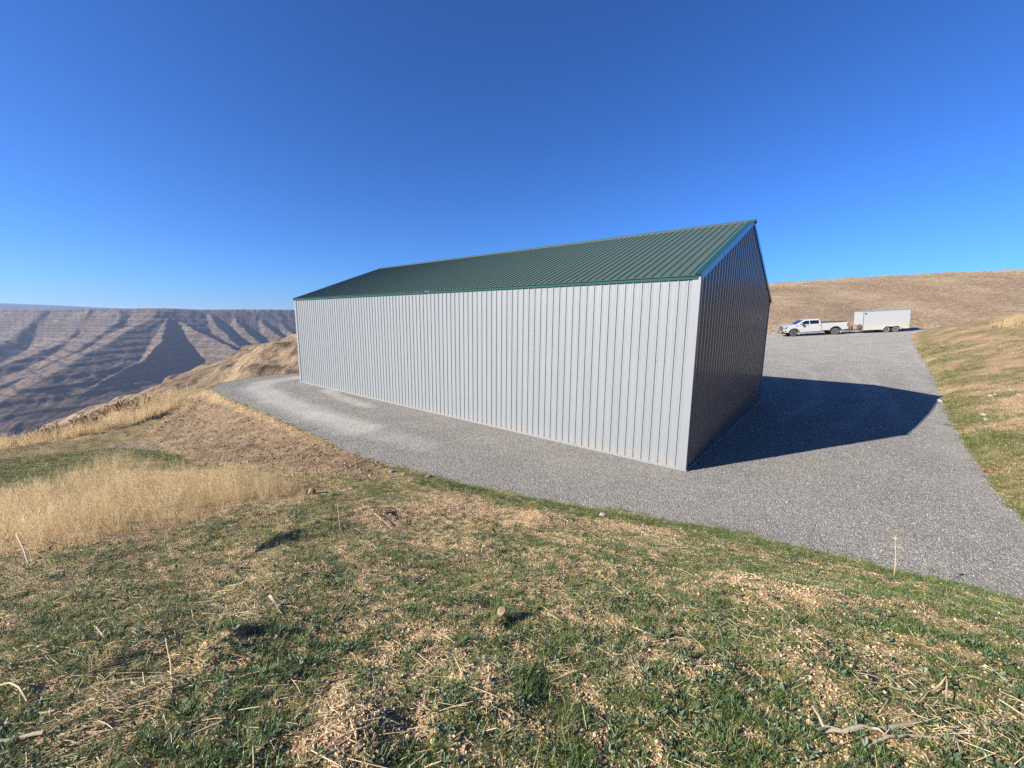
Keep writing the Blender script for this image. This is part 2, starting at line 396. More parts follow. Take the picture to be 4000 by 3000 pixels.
def micro(x, y, sd, r):
    """clods, hummocks and ruts of the grassy bank"""
    out = sstep(0.02, 0.35, sd)
    z = 0.055 * fbm(x / 0.9, y / 0.9, 3, 301) + 0.030 * ridged(x / 0.30, y / 0.30, 3, 302) * sstep(-.5, .4, fbm(x / 1.3, y / 1.3, 2, 303))
    z = z + np.where(r < 16, 0.016 * fbm(x / 0.085, y / 0.085, 3, 304), 0) + np.where(r < 5, 0.006 * pnoise(x / 0.022, y / 0.022, 305), 0)
    for cx, cy, rad, hgt in MOUNDS:
        d2 = ((x - cx) ** 2 + (y - cy) ** 2) / rad ** 2
        z = z + hgt * np.exp(-d2 * 1.6)
    for cx, cy, rad, hgt in HOLES:
        d2 = ((x - cx) ** 2 + (y - cy) ** 2) / rad ** 2
        z = z - .5 * hgt * np.exp(-d2 * d2)
    d, s, _ = seg_dist(x, y, TERRACE)
    z = z + np.where(d < .8, 0.036 * np.exp(-(d / .22) ** 2) * (s > 0) + 0.036 * np.exp(-(d / .05) ** 2) * (s <= 0), 0)
    # the graded fill below the yard edge is combed with tracks running down the slope
    fd = poly_sd(x, y, FILL)
    m = sstep(0.2, -0.6, fd)
    u = (x * .97 + y * .25); v = (-x * .25 + y * .97)
    z = z + m * (0.045 * ridged(u / 1.3, v / 0.34 + .7 * pnoise(u / .8, v / .8, 313), 3, 311) + 0.030 * pnoise(u / .35, v / .24, 312))
    return z * out

def full_land(x, y, with_micro=True):
    z, sd, past, dn, dr = land(x, y)
    r = np.hypot(x, y)
    if with_micro:
        m = r < 34
        if m.any():
            zz = np.zeros_like(z); zz[m] = micro(x[m], y[m], sd[m], r[m]); z = z + zz * sstep(34, 26, r)
        # rough pasture further out, gentle unevenness in the gravel
        z = z + sstep(0.1, 1.0, sd) * np.where(r >= 14, 0.07 * fbm(x / 1.1, y / 1.1, 3, 321) + 0.05 * fbm(x / 0.4, y / 0.4, 2, 322), 0) * sstep(14, 26, r) * (r < 260)
        z = z + np.where(sd < 0, 0.012 * fbm(x / 1.7, y / 1.7, 3, 331) + np.where(r < 25, 0.006 * fbm(x / .12, y / .12, 2, 332), 0), 0) * sstep(0, -.5, sd)
    return z, sd, past, dn, dr

def edge_noise(x, y): return 0.13 * fbm(x / .9, y / .9, 2, 703) + 0.12 * fbm(x / .35, y / .35, 3, 701) + 0.06 * pnoise(x / .08, y / .08, 702)

def greenness(x, y, sd, past, dn, dr):
    r = np.hypot(x, y)
    n = fbm(x / 1.1, y / 1.1, 5, 401, .65); n2 = fbm(x / .16, y / .16, 3, 402)
    g = 0.60 + 0.60 * n + 0.70 * n2
    g = g + 0.40 * np.exp(-((dn - 0.5) / 0.55) ** 2) * (x > -2.2) - 0.30 * np.exp(-((dn - 1.5) / .6) ** 2) * (np.abs(x - 0.6) < 2.0)
    left = sstep(-1, -3.5, x) * (r < 8)
    g = g + 0.12 * left
    rightbank = (dr < dn) & (r > 9)
    gr = 0.38 + 0.85 * fbm(x / 2.6, y / 1.6, 4, 403, .62) + 0.38 * np.exp(-(dr / 1.2) ** 2) + 0.15 * fbm(x / .5, y / .5, 2, 404)
    g = np.where(rightbank, gr, g)
    g = np.where(poly_sd(x, y, LAWN) < 0.4 + .5 * n, 0.95 + .4 * n2, g)
    fd = poly_sd(x, y, FILL)
    g = np.where(fd < 0.5 * n, 0.02 + .3 * n2, g)
    lf = (x < -8) & (y > 5) & (fd > 0.5 * n) & (poly_sd(x, y, LAWN) > .4)
    g = np.where(lf, 0.45 + .6 * n + .3 * n2, g)
    tt = np.minimum(poly_sd(x, y, TALL), poly_sd(x, y, TALL2))
    g = np.where(tt < 0.1, 0.22 + .3 * n, g)
    for cx, cy, rad, hgt in [MOUNDS[0], MOUNDS[1], MOUNDS[4], MOUNDS[5]]:
        g = g - (.35 if rad == .42 else .7) * np.exp(-(((x - cx) ** 2 + (y - cy) ** 2) / rad ** 2) * 1.2)
    g = g * sstep(1.0, -0.2, past)
    return np.clip(g, 0, 1)

def lerp(a, b, t): return a * (1 - t[:, None]) + np.asarray(b)[None] * t[:, None] if not isinstance(b, np.ndarray) or b.ndim == 1 else a * (1 - t[:, None]) + b * t[:, None]

def land_colour(x, y, z, sd, past, dn, dr):
    n = len(x); r = np.hypot(x, y)
    c = np.tile(np.array([.46, .31, .168]), (n, 1))
    a = fbm(x / 0.7, y / 0.7, 4, 501); b = fbm(x / 3.5, y / 3.5, 3, 502); f = fbm(x / .12, y / .12, 2, 503)
    c = lerp(c, [.56, .40, .225], sstep(-.1, .5, a)); c = lerp(c, [.29, .195, .11], sstep(.10, .6, -a + .4 * f) * .8)
    c = c * (1 + .22 * b + .25 * f)[:, None]
    g = greenness(x, y, sd, past, dn, dr)
    far = sstep(5, 14, r)
    gcol = np.array([.085, .115, .030])[None] * (1 + .35 * a + .3 * f)[:, None]
    c = lerp(c, gcol, np.clip(g * 1.05 - .2, 0, 1) * (0.50 + 0.40 * far))
    lf = sstep(-7, -10, x) * sstep(4, 8, y) * (past <= 0) * sstep(.0, .8, poly_sd(x, y, FILL))   # thin sward on the lower bench: browner
    c = lerp(c, np.array([.19, .155, .075])[None] * (1 + .4 * a + .3 * f)[:, None], lf * (1 - np.clip(g * 1.1 - .3, 0, 1)) * .85)
    fdd = poly_sd(x, y, FILL); fm = sstep(.3, -.5, fdd)
    fs = fbm((x * .97 + y * .25) / 2.4, (-x * .25 + y * .97) / .42, 5, 531, .7)
    c = lerp(c, np.array([.215, .150, .090])[None] * (1 + .9 * fs + .3 * f)[:, None], fm * .9)
    c = lerp(c, [.11, .078, .046], fm * sstep(-.05, .4, -fs + .4 * a) * .7)
    st = sstep(.25, -.1, poly_sd(x, y, STONY)) * sstep(-.3, .2, f)
    c = lerp(c, [.20, .18, .16], st * .8)
    for cx, cy, rad, hgt in HOLES[:6] + [MOUNDS[1], MOUNDS[4]]:
        d = np.hypot(x - cx, y - cy) / rad
        c = lerp(c, [.13, .085, .055], .75 * np.exp(-d ** 2 * .8))
    tall = np.minimum(poly_sd(x, y, TALL), poly_sd(x, y, TALL2))
    c = lerp(c, [.40, .30, .16], sstep(.15, -.25, tall) * .7)
    # beyond the shoulder: cured bunch grass, brown weeds, basalt showing through
    p = sstep(-0.3, 0.6, past)
    dry = np.array([.27, .195, .118])[None] * (1 + .25 * fbm(x / 6, y / 6, 3, 511) + .2 * a)[:, None]
    rock = np.array([.075, .056, .044])
    q = fbm(x / 14, y / 22, 4, 512, .62) + .45 * fbm(x / 3, y / 3, 3, 513)
    dry = lerp(dry, [.155, .108, .072], sstep(-.15, .35, fbm(x / 24, y / 24, 5, 514, .6)) * sstep(6, 30, past))
    dry = lerp(dry, rock, sstep(.06, .30, q) * sstep(12, 40, past) * .9)
    c = lerp(c, dry, p)
    rb = ((dr < dn) & (r > 8.5)) * sstep(.0, .8, sd) * (past <= 0)
    c = c * (1 - .20 * rb)[:, None]
    c = lerp(c, np.array([.135, .135, .050])[None] * (1 + .3 * f + .3 * a)[:, None], rb * np.clip(1.5 * g - .35, 0, 1) * .75)
    stk = fbm((x * .6 + y * .8) / 1.5, (x * .8 - y * .6) / .35, 4, 541, .65); c = lerp(c, [.16, .12, .07], rb * sstep(.1, .5, stk) * .6)
    # the hill behind the yard
    t = 0.36 * x + 0.93 * y - 60.0
    hm = sstep(-2, 3, t) * (past <= 0)
    strk = fbm((x * .93 - y * .36) / 9, (x * .36 + y * .93) / 26, 4, 521, .6)
    hc = np.array([.262, .187, .122])[None] * (1 + .34 * strk + .16 * a + .12 * f)[:, None]
    hc = lerp(hc, [.33, .25, .16], sstep(.02, .4, strk + .35 * b) * .8)
    hc = lerp(hc, [.19, .135, .098], sstep(.05, .45, -strk + .5 * a) * .6)
    hc = lerp(hc, [.43, .34, .225], sstep(55, 105, t + 30 * strk) * .75)
    c = lerp(c, hc, hm)
    return np.clip(c, .012, .8), g

def gravel_tracks(x, y):
    """0..1 where wheels have packed the stone: bend on the left, arcs in the lane on the right"""
    wob = .16 * fbm(x / 1.2, y / 1.2, 3, 601)
    t = np.zeros(x.shape)
    lanes = [([(-13.5, 26), (-14.7, 23.5), (-13.6, 21.1), (-10.6, 18.1), (-7.6, 15.4), (-5.2, 13.5)], .75, .95, 30), ([(-5.2, 13.5), (-2.6, 11.7)], .5, .45, 9),
             ([(-9.8, 21.0), (-8.2, 18.9), (-6.2, 17.0)], .35, .8, 5), ([(9.3, 6.0), (11.5, 9.5), (15.5, 14), (21, 20), (27, 28), (31, 38)], .45, .30, 50), ([(10.4, 15.3), (15, 19.3), (19.6, 26), (22, 36), (20, 46)], .28, .34, 50),
             ([(12.0, 14.2), (17, 18.6), (22, 26), (24.5, 36), (23, 46)], .28, .34, 50), ([(14.5, 14.2), (23, 26), (31, 36.5), (38, 40)], .3, .34, 50), ([(18, 27), (25, 31), (33, 36), (40, 40.5)], .3, .34, 60)]
    for pl, wd, amt, _ in lanes:
        d, _, _ = seg_dist(x, y, pl)
        t = np.maximum(t, amt * sstep(wd * 1.5, wd * .35, d + wob))
    t = np.maximum(t, .45 * sstep(28, 46, np.hypot(x, y)) * sstep(5, 20, x))
    return np.clip(t + .25 * fbm(x / .8, y / .8, 3, 602) * (t > .05), 0, 1)

# one polar lattice round the bank: fine where the land is near, coarse far off and behind
def lattice(az, rr):
    A, R = np.meshgrid(az, rr)
    x = (R * np.sin(A)).ravel(); y = (R * np.cos(A)).ravel(); n = len(az); m = len(rr)
    i = np.arange(m - 1)[:, None] * n + np.arange(n - 1)[None]
    Q = np.stack([i, i + 1, i + n + 1, i + n], -1).reshape(-1, 4)
    return x, y, Q
az = np.radians(np.concatenate([np.arange(-180, -88, 4.0), np.arange(-88, -62, 0.4), np.arange(-62, 62.01, 0.2), np.arange(62.4, 88, 0.4), np.arange(88, 180.1, 4.0)]))
def geo(a, b, k): return np.geomspace(a, b, max(2, int(math.log(b / a) / k)))[:-1]
rr = np.concatenate([[0.02], geo(.5, 10, .0055), geo(10, 55, .0075), geo(55, 600, .013), [600]])
X, Y, Q = lattice(az, rr)
Z, SD, PAST, DN, DR = full_land(X, Y)
COLR, GRN = land_colour(X, Y, Z, SD, PAST, DN, DR)
TRK = gravel_tracks(X, Y)
edge_n = SD + edge_noise(X, Y)
cen = Q.mean(1) * 0
yard_f = edge_n[Q].mean(1) < 0
hill_f = (~yard_f) & (((0.36 * X + 0.93 * Y - 60.0)[Q].mean(1) > 0) & (PAST[Q].mean(1) <= 0))
slope_f = (~yard_f) & (~hill_f) & (PAST[Q].mean(1) > 14)
V = np.stack([X, Y, Z], 1); RGBA = np.concatenate([COLR, np.ones((len(X), 1))], 1)

# earth: vertex colours give the big patches, noise the grain
def mat_earth(name, fine=1.0):
    m = N(name); P = m.coord()
    ac = m.n('ShaderNodeAttribute', attribute_name='tint')
    n1 = m.noise(38 * fine, 6, .7, P); n2 = m.noise(9 * fine, 5, .65, P); n3 = m.noise(150 * fine, 3, .6, P)
    r1 = m.ramp(n1.outputs['Fac'], [(.30, (.62, .60, .58)), (.52, (1, 1, 1)), (.72, (1.35, 1.32, 1.25))])
    r2 = m.ramp(n2.outputs['Fac'], [(.3, (.80, .80, .80)), (.7, (1.18, 1.16, 1.12))])
    c = m.mix(ac.outputs['Color'], r1.outputs[0], 1.0, 'MULTIPLY'); c = m.mix(c, r2.outputs[0], 1.0, 'MULTIPLY')
    m.l(c, m.b.inputs['Base Color']); m.b.inputs['Roughness'].default_value = .95; m.b.inputs['Specular IOR Level'].default_value = .15
    vo = m.n('ShaderNodeTexVoronoi', i_Scale=62.0 * fine); m.l(P, vo.inputs['Vector']); se = m.n('ShaderNodeSeparateColor'); m.l(vo.outputs['Color'], se.inputs[0])
    rv = m.ramp(se.outputs[0], [(.1, (.72, .71, .70)), (.5, (1, 1, 1)), (.9, (1.24, 1.22, 1.18))]); c = m.mix(c, rv.outputs[0], 1.0, 'MULTIPLY'); m.l(c, m.b.inputs['Base Color'])
    h = m.math('ADD', m.math('ADD', m.math('MULTIPLY', n1.outputs['Fac'], 1.0), m.math('MULTIPLY', n3.outputs['Fac'], .3)), m.math('MULTIPLY', m.math('SUBTRACT', 1.0, vo.outputs['Distance']), .8))
    m.bump(h, 0.85, 0.018 / fine); return m.m

def mat_gravel():
    m = N('crushed_stone'); P = m.coord()
    tr = m.n('ShaderNodeAttribute', attribute_name='packed')
    vo = m.n('ShaderNodeTexVoronoi', i_Scale=42.0); m.l(P, vo.inputs['Vector'])
    vo2 = m.n('ShaderNodeTexVoronoi', i_Scale=17.0); m.l(P, vo2.inputs['Vector'])
    sep = m.n('ShaderNodeSeparateColor'); m.l(vo.outputs['Color'], sep.inputs[0])
    sep2 = m.n('ShaderNodeSeparateColor'); m.l(vo2.outputs['Color'], sep2.inputs[0])
    v = m.math('ADD', m.math('MULTIPLY', sep.outputs[0], .65), m.math('MULTIPLY', sep2.outputs[0], .35))
    stone = m.ramp(v, [(.08, (.140, .129, .111)), (.5, (.245, .226, .194)), (.92, (.335, .309, .266))])
    fines = m.noise(120, 4, .7, P); fr = m.ramp(fines.outputs['Fac'], [(.3, (.345, .317, .273)), (.7, (.425, .390, .338))])
    pn = m.noise(1.6, 5, .65, P)
    k = m.math('MULTIPLY', tr.outputs['Fac'], .80)
    c = m.mix(stone.outputs[0], fr.outputs[0], k)
    big = m.noise(.55, 5, .6, P); br = m.ramp(big.outputs['Fac'], [(.3, (.88, .88, .89)), (.7, (1.10, 1.09, 1.07))])
    c = m.mix(c, br.outputs[0], 1.0, 'MULTIPLY')
    m.l(c, m.b.inputs['Base Color']); m.b.inputs['Roughness'].default_value = .9; m.b.inputs['Specular IOR Level'].default_value = .2
    hh = m.math('MULTIPLY', m.math('SUBTRACT', 1.0, vo.outputs['Distance']), m.math('SUBTRACT', 1.05, m.math('MULTIPLY', tr.outputs['Fac'], .8)))
    m.bump(m.math('ADD', hh, m.math('MULTIPLY', sep.outputs[1], .5)), 1.0, .018)
    return m.m

def mat_far(name, scale, bump_d, bump_s=.8, ledge=None):
    m = N(name); P = m.coord(); ac = m.n('ShaderNodeAttribute', attribute_name='tint')
    n1 = m.noise(scale, 7, .68, P); n2 = m.noise(scale * .18, 5, .6, P)
    r1 = m.ramp(n1.outputs['Fac'], [(.3, (.66, .64, .62)), (.5, (1, 1, 1)), (.7, (1.22, 1.2, 1.16))])
    r2 = m.ramp(n2.outputs['Fac'], [(.3, (.85, .84, .83)), (.7, (1.12, 1.12, 1.1))])
    c = m.mix(m.mix(ac.outputs['Color'], r1.outputs[0], 1.0, 'MULTIPLY'), r2.outputs[0], 1.0, 'MULTIPLY')
    h = n1.outputs['Fac']
    if ledge:      # thin outcrops following the level, broken up along their length
        per, wob, ww = ledge
        sx = m.n('ShaderNodeSeparateXYZ'); m.l(P, sx.inputs[0]); nw = m.noise(scale * .12, 4, .6, P); nb = m.noise(scale * .30, 4, .65, P)
        q = m.math('FRACT', m.math('DIVIDE', m.math('ADD', sx.outputs[2], m.math('MULTIPLY', nw.outputs['Fac'], wob * 2)), per))
        line = m.math('SUBTRACT', 1.0, m.math('SMOOTH_MIN', m.math('DIVIDE', m.math('ABSOLUTE', m.math('SUBTRACT', q, .5)), ww * .5), 1.0, .2))
        brk = m.n('ShaderNodeMapRange'); brk.inputs['From Min'].default_value = .40; brk.inputs['From Max'].default_value = .54; m.l(nb.outputs['Fac'], brk.inputs['Value'])
        k = m.math('MULTIPLY', m.math('MAXIMUM', line, 0.0), brk.outputs[0]); 
        c = m.mix(c, (.030, .025, .022), m.math('MULTIPLY', k, .90))
        h = m.math('ADD', h, m.math('MULTIPLY', q, .5))
    m.l(c, m.b.inputs['Base Color']); m.b.inputs['Roughness'].default_value = .97; m.b.inputs['Specular IOR Level'].default_value = .1
    m.bump(h, bump_s, bump_d); return m.m

M_EARTH = mat_earth('bank_earth'); M_GRAVEL = mat_gravel(); M_HILL = mat_far('dry_pasture', 2.2, .25, .9); M_CANYON = mat_far('canyon_grass_and_basalt', .11, 5.0, .8, (11.0, 6.0, .42)); M_SLOPE = mat_far('rocky_slope', .55, 1.1, 1.0, (5.0, 5.0, .32)); M_BLUE = mat_far('far_mountains', .02, 5.0, .2)
attrs = {'tint': ('FLOAT_COLOR', RGBA), 'packed': ('FLOAT', TRK)}
for nm, keep, mt in (('ground', (~yard_f) & (~hill_f) & (~slope_f), M_EARTH), ('canyon_slope', slope_f, M_SLOPE), ('gravel_yard', yard_f, M_GRAVEL), ('hillside', hill_f, M_HILL)):
    tag(mesh_obj(nm, sub_mesh(nm, V, Q, keep, mt, attrs)), kind='structure')

# the canyon: far wall with its spurs, valley floor
azc = np.radians(np.arange(-74, -9.9, 0.125)); rc = np.concatenate([geo(430, 800, .012), geo(800, 2300, .0042), geo(2300, 4300, .012), [4300]])
cx, cy, cq = lattice(azc, rc)
cz, band, outd = z_canyon(cx, cy)
cz = cz + np.where(outd <= 0, .010 * np.minimum(np.maximum(np.hypot(cx, cy) - 2100, 0), 900) * sstep(-.75, -.55, np.arctan2(cx, cy)), 0)
near_cut = sstep(620, 430, np.hypot(cx, cy)); cz = cz - 14 * near_cut
cc = np.tile(np.array([.140, .099, .069]), (len(cx), 1))
u1 = fbm(cx / 130, cy / 130, 4, 801, .6); u2 = fbm(cx / 35, cy / 35, 3, 802, .6)
cc = cc * (1 + .28 * u1 + .22 * u2)[:, None]
cc = lerp(cc, [.205, .158, .105], sstep(.05, .5, u1 + .4 * u2) * .6)
cc = lerp(cc, [.040, .034, .030], np.clip(band * (.75 + 1.1 * u2 + .3), 0, 1) * .9)
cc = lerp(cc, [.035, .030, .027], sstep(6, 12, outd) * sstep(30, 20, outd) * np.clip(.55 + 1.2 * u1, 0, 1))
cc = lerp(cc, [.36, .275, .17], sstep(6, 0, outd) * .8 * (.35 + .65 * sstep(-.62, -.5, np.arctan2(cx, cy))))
cc = lerp(cc, [.16, .15, .08], sstep(FLOOR_Z + 14, FLOOR_Z + 4, cz) * .7)
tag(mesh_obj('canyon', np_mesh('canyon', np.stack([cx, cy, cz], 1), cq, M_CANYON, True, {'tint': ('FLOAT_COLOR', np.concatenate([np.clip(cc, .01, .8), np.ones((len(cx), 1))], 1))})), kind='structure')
# plateau to the horizon
px_, py_, pq = lattice(np.radians(np.arange(-180, 180.1, 2.0)), np.concatenate([[560], geo(900, 4200, .12), geo(4200, 16500, .1), [16500]]))
pr_ = np.hypot(px_, py_); pa = np.degrees(np.arctan2(px_, py_))
pz = np.where((pa > -76) & (pa < -8), np.where(pr_ < 4150, -290.0, 14.0), -2.0) + 4 * fbm(px_ / 900, py_ / 900, 3, 811)
pz = pz - 6
pc = np.tile(np.array([.36, .28, .17, 1.0]), (len(px_), 1))
tag(mesh_obj('plateau', np_mesh('plateau', np.stack([px_, py_, pz], 1), pq, M_BLUE, True, {'tint': ('FLOAT_COLOR', pc)})), kind='structure')
# mountains on the skyline, the blue of distant haze painted into their tint
ma = np.radians(np.arange(-80, 20, .25)); mr = np.linspace(4700, 5600, 15)
mx, my, mq = lattice(ma, mr)
prof = np.sin(np.linspace(0, math.pi, 15))[:, None].repeat(len(ma), 1).ravel()
ad = np.degrees(np.arctan2(mx, my))
top = 62 + 40 * sstep(-30, -52, ad) + 20 * fbm(mx / 1200, my / 1200, 4, 821) - 150 * sstep(-34, -22, ad)
mz = 8 + np.maximum(top, 0) * prof - 20
tag(mesh_obj('distant_mountains', np_mesh('distant_mountains', np.stack([mx, my, mz], 1), mq, M_BLUE, True, {'tint': ('FLOAT_COLOR', np.tile(np.array([.09, .11, .13, 1.0]), (len(mx), 1)))})), kind='structure')
# ---------------------------------------------------------------- the metal barn
def metal(name, col, rough, spec, streak=.05, dust=.0):
    m = N(name); P = m.objco()
    mp = m.n('ShaderNodeMapping'); mp.inputs['Scale'].default_value = (1.0, 1.0, .12); m.l(P, mp.inputs['Vector'])
    n1 = m.noise(2.6, 5, .6, mp.outputs[0]); n2 = m.noise(45, 3, .6, P)
    r = m.ramp(n1.outputs['Fac'], [(.3, tuple(c * (1 - streak) for c in col)), (.7, tuple(c * (1 + streak) for c in col))])
    m.l(r.outputs[0], m.b.inputs['Base Color'])
    rr_ = m.math('ADD', m.math('MULTIPLY', n2.outputs['Fac'], .14), rough - .07); m.l(rr_, m.b.inputs['Roughness'])
    m.b.inputs['Specular IOR Level'].default_value = spec
    n3 = m.noise(.9, 2, .5, P); hh = m.math('ADD', m.math('MULTIPLY', n3.outputs['Fac'], 1.0), m.math('MULTIPLY', n1.outputs['Fac'], .25)); m.bump(hh, .35, .02)
    if dust:
        sx = m.n('ShaderNodeSeparateXYZ'); m.l(P, sx.inputs[0]); ds = m.n('ShaderNodeMapRange'); ds.inputs['From Min'].default_value = .55; ds.inputs['From Max'].default_value = .02; m.l(sx.outputs[2], ds.inputs['Value'])
        n4 = m.noise(7, 5, .7, P); k = m.math('MULTIPLY', m.math('MULTIPLY', ds.outputs[0], ds.outputs[0]), m.math('MULTIPLY', n4.outputs['Fac'], dust)); m.l(m.mix(r.outputs[0], (.27, .24, .20), k), m.b.inputs['Base Color'])
    return m.m
M_WALL = metal('pale_grey_painted_steel', (.196, .206, .206), .42, .35, dust=1.1)
M_GABLE = metal('dark_gable_steel', (.130, .120, .110), .28, .5)  # gable sheets get a darker base colour than the long walls
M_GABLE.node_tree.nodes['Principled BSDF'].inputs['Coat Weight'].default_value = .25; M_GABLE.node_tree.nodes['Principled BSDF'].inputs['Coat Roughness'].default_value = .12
M_ROOF = metal('green_painted_steel', (.062, .092, .070), .42, .3)
M_TRIM_G = metal('green_trim_steel', (.012, .050, .036), .18, .5)
M_TRIM_W = metal('light_grey_trim_steel', (.203, .210, .212), .40, .4)
M_DARK = plain('dark_soffit', (.03, .03, .032), .6)
M_SCREW = plain('screw_steel', (.17, .17, .175), .4, .6)

BN, BYAW, BL, BW = (4.4221, 9.8002), math.radians(50.83), 21.947, 11.618
EAVE, RIDGE = 4.86, 7.16
SLOPE = (RIDGE - EAVE) / (BW / 2 + .06)
barn = empty('metal_barn', (BN[0], BN[1], 0.0), BYAW)
tag(barn, 'long pale grey ribbed metal barn with green gable roof on the gravel yard', 'barn')

PITCH, PW = .2286, .9144
def rib_profile(w, phase=.1143):
    """(offset along sheet, height) of a ribbed sheet w wide"""
    p = [(0, 0)]; k = 0
    while phase + k * PITCH < w - .02:
        c = phase + k * PITCH
        for dx, dz in ((-.072, 0), (-.066, .003), (-.056, .003), (-.050, 0), (-.024, 0), (-.012, .021), (.012, .021), (.024, 0), (.050, 0), (.056, .003), (.066, .003), (.072, 0)):
            if 0 < c + dx < w: p.append((c + dx, dz))
        k += 1
    p.append((w, 0)); return p

def sheet(profile, place, back=-.012):
    """solid ribbed sheet: place(u, height, end) -> point, end 0 or 1"""
    mb = MB(); ring = profile + [(profile[-1][0], back), (profile[0][0], back)]; n = len(ring)
    v = [place(u, hh, e) for e in (0, 1) for u, hh in ring]
    f = [(i, (i + 1) % n, n + (i + 1) % n, n + i) for i in range(n)] + [tuple(range(n))[::-1], tuple(range(n, 2 * n))]
    return mb.add(v, f)

PROF = rib_profile(PW); Y0 = .132; NPAN = 23; LAST = BL - .05 - (Y0 + NPAN * PW)
PROF_L = rib_profile(LAST)
WTOP = 4.765
def put(name, me, loc=(0, 0, 0)):
    o = mesh_obj(name, me, barn); o.location = loc; return o
# long walls (near side faces -x, far side +x)
me_w = sheet(PROF, lambda u, hh, e: (-hh, u, .05 + e * (WTOP - .05))).mesh('wall_panel', M_WALL)
me_wl = sheet(PROF_L, lambda u, hh, e: (-hh, u, .05 + e * (WTOP - .05))).mesh('wall_panel_cut', M_WALL)
me_b = sheet(PROF, lambda u, hh, e: (hh, u, .05 + e * (WTOP - .05))).mesh('back_wall_panel', M_WALL)
for i in range(NPAN):
    put('wall_panel', me_w, (0, Y0 + i * PW, 0)); put('wall_panel', me_b, (BW, Y0 + i * PW, 0))
put('wall_panel', me_wl, (0, Y0 + NPAN * PW, 0))
# gable sheets, cut to the roof line
def roof_z(x): return EAVE - .05 + SLOPE * min(x + .06, BW + .06 - x)
def gable_sheet(x0, x1, y, sgn):
    prof = [(0, 0)]; gp = PW / 3
    for k in range(int((x1 - x0) / gp + .01)):
        c = gp * (k + .5); prof += [(c - .070, 0), (c - .030, .036), (c + .030, .036), (c + .070, 0)]
    prof.append((x1 - x0, 0))
    for i in range(len(prof) - 1, 0, -1):      # a break at the ridge line
        a, b = prof[i - 1][0] + x0, prof[i][0] + x0
        if a < BW / 2 - 1e-4 and b > BW / 2 + 1e-4:
            t = (BW / 2 - a) / (b - a); prof.insert(i, (BW / 2 - x0, prof[i - 1][1] * (1 - t) + prof[i][1] * t)); break
    return sheet(prof, lambda u, hh, e: (x0 + u, y + sgn * hh, .05 if e == 0 else roof_z(x0 + u)), back=-.012)
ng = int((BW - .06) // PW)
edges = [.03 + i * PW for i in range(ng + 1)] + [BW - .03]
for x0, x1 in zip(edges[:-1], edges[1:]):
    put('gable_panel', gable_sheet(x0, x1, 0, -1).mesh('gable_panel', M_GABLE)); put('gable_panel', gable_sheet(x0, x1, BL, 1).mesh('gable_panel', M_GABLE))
# roof sheets: each slope
OV = .24
ca = math.cos(math.atan(SLOPE)); sa = math.sin(math.atan(SLOPE))
def roof_pt(x, up, y):     # near slope; x from -.06 to BW/2
    return (x - up * sa, y, EAVE + SLOPE * (x + .06) + up * ca)
def roof_pt2(x, up, y):
    return (x + up * sa, y, EAVE + SLOPE * (BW + .06 - x) + up * ca)
XE = BW + .06 + OV
me_r = sheet(PROF, lambda u, hh, e: roof_pt(-.06 + e * (BW / 2 + .06 - .03), hh, u)).mesh('roof_panel', M_ROOF)
me_r2 = sheet(PROF, lambda u, hh, e: roof_pt2(XE + e * (BW / 2 + .03 - XE), hh, u)).mesh('roof_panel_far', M_ROOF)
me_rl = sheet(PROF_L, lambda u, hh, e: roof_pt(-.06 + e * (BW / 2 + .06 - .03), hh, u)).mesh('roof_panel_cut', M_ROOF)
me_rf = sheet([(0, 0), (Y0 + .03, 0)], lambda u, hh, e: roof_pt(-.06 + e * (BW / 2 + .06 - .03), hh, u)).mesh('roof_panel_edge', M_ROOF)
for i in range(NPAN):
    put('roof_panel', me_r, (0, Y0 + i * PW, 0)); put('roof_panel', me_r2, (0, Y0 + i * PW, 0))
put('roof_panel', me_rl, (0, Y0 + NPAN * PW, 0)); put('roof_panel', me_rf, (0, -.03, 0))
# trims ------------------------------------------------------------------
def ltrim(name, pts, mat):          # closed outline in plan, a vertical post
    mb = MB(); n = len(pts); 
    return mb
for (x, y, sx, sy) in ((0, 0, -1, -1), (0, BL, -1, 1), (BW, 0, 1, -1), (BW, BL, 1, 1)):
    mb = MB(); o = .025
    a0, a1 = sorted((x + sx * o, x - sx * .02)); b0, b1 = sorted((y + sy * .040, y - sy * .148))
    mb.box(a0, a1, b0, b1, .046, 4.825 if sx < 0 else 4.70)
    c0, c1 = sorted((x - sx * .021, x - sx * .060)); d0, d1 = sorted((y + sy * .040, y - sy * .02))
    mb.box(c0, c1, d0, d1, .046, 4.80 if sx < 0 else 4.70)
    put('corner_trim', mb.mesh('corner_trim', M_TRIM_W))
def run_pieces(a, b, n):
    e = np.linspace(a, b, n + 1); return list(zip(e[:-1], e[1:]))
for k, (y0, y1) in enumerate(run_pieces(-.03, BL + .03, 7)):
    p = .002 * (k % 2)
    put('base_trim', MB().prism([(-.034 - p, .0), (-.034 - p, .036), (-.006, .056), (-.0135, .056), (-.0135, 0)], y0, y1, 1).mesh('base_trim', M_TRIM_W))
    put('eave_trim', MB().box(-.046 - p, -.0205, y0 + .06 * (k == 0), y1, 4.768, 4.832).mesh('eave_trim', M_TRIM_G))
    put('ridge_cap', MB().prism([(BW / 2 - .19, RIDGE - .19 * SLOPE + .024), (BW / 2, RIDGE + .052 + p), (BW / 2 + .19, RIDGE - .19 * SLOPE + .024), (BW / 2 + .19, RIDGE - .19 * SLOPE + .012), (BW / 2, RIDGE + .036 + p), (BW / 2 - .19, RIDGE - .19 * SLOPE + .012)], y0 - .07 * (k == 0), y1 + .07 * (k == 6), 1).mesh('ridge_cap', M_ROOF))
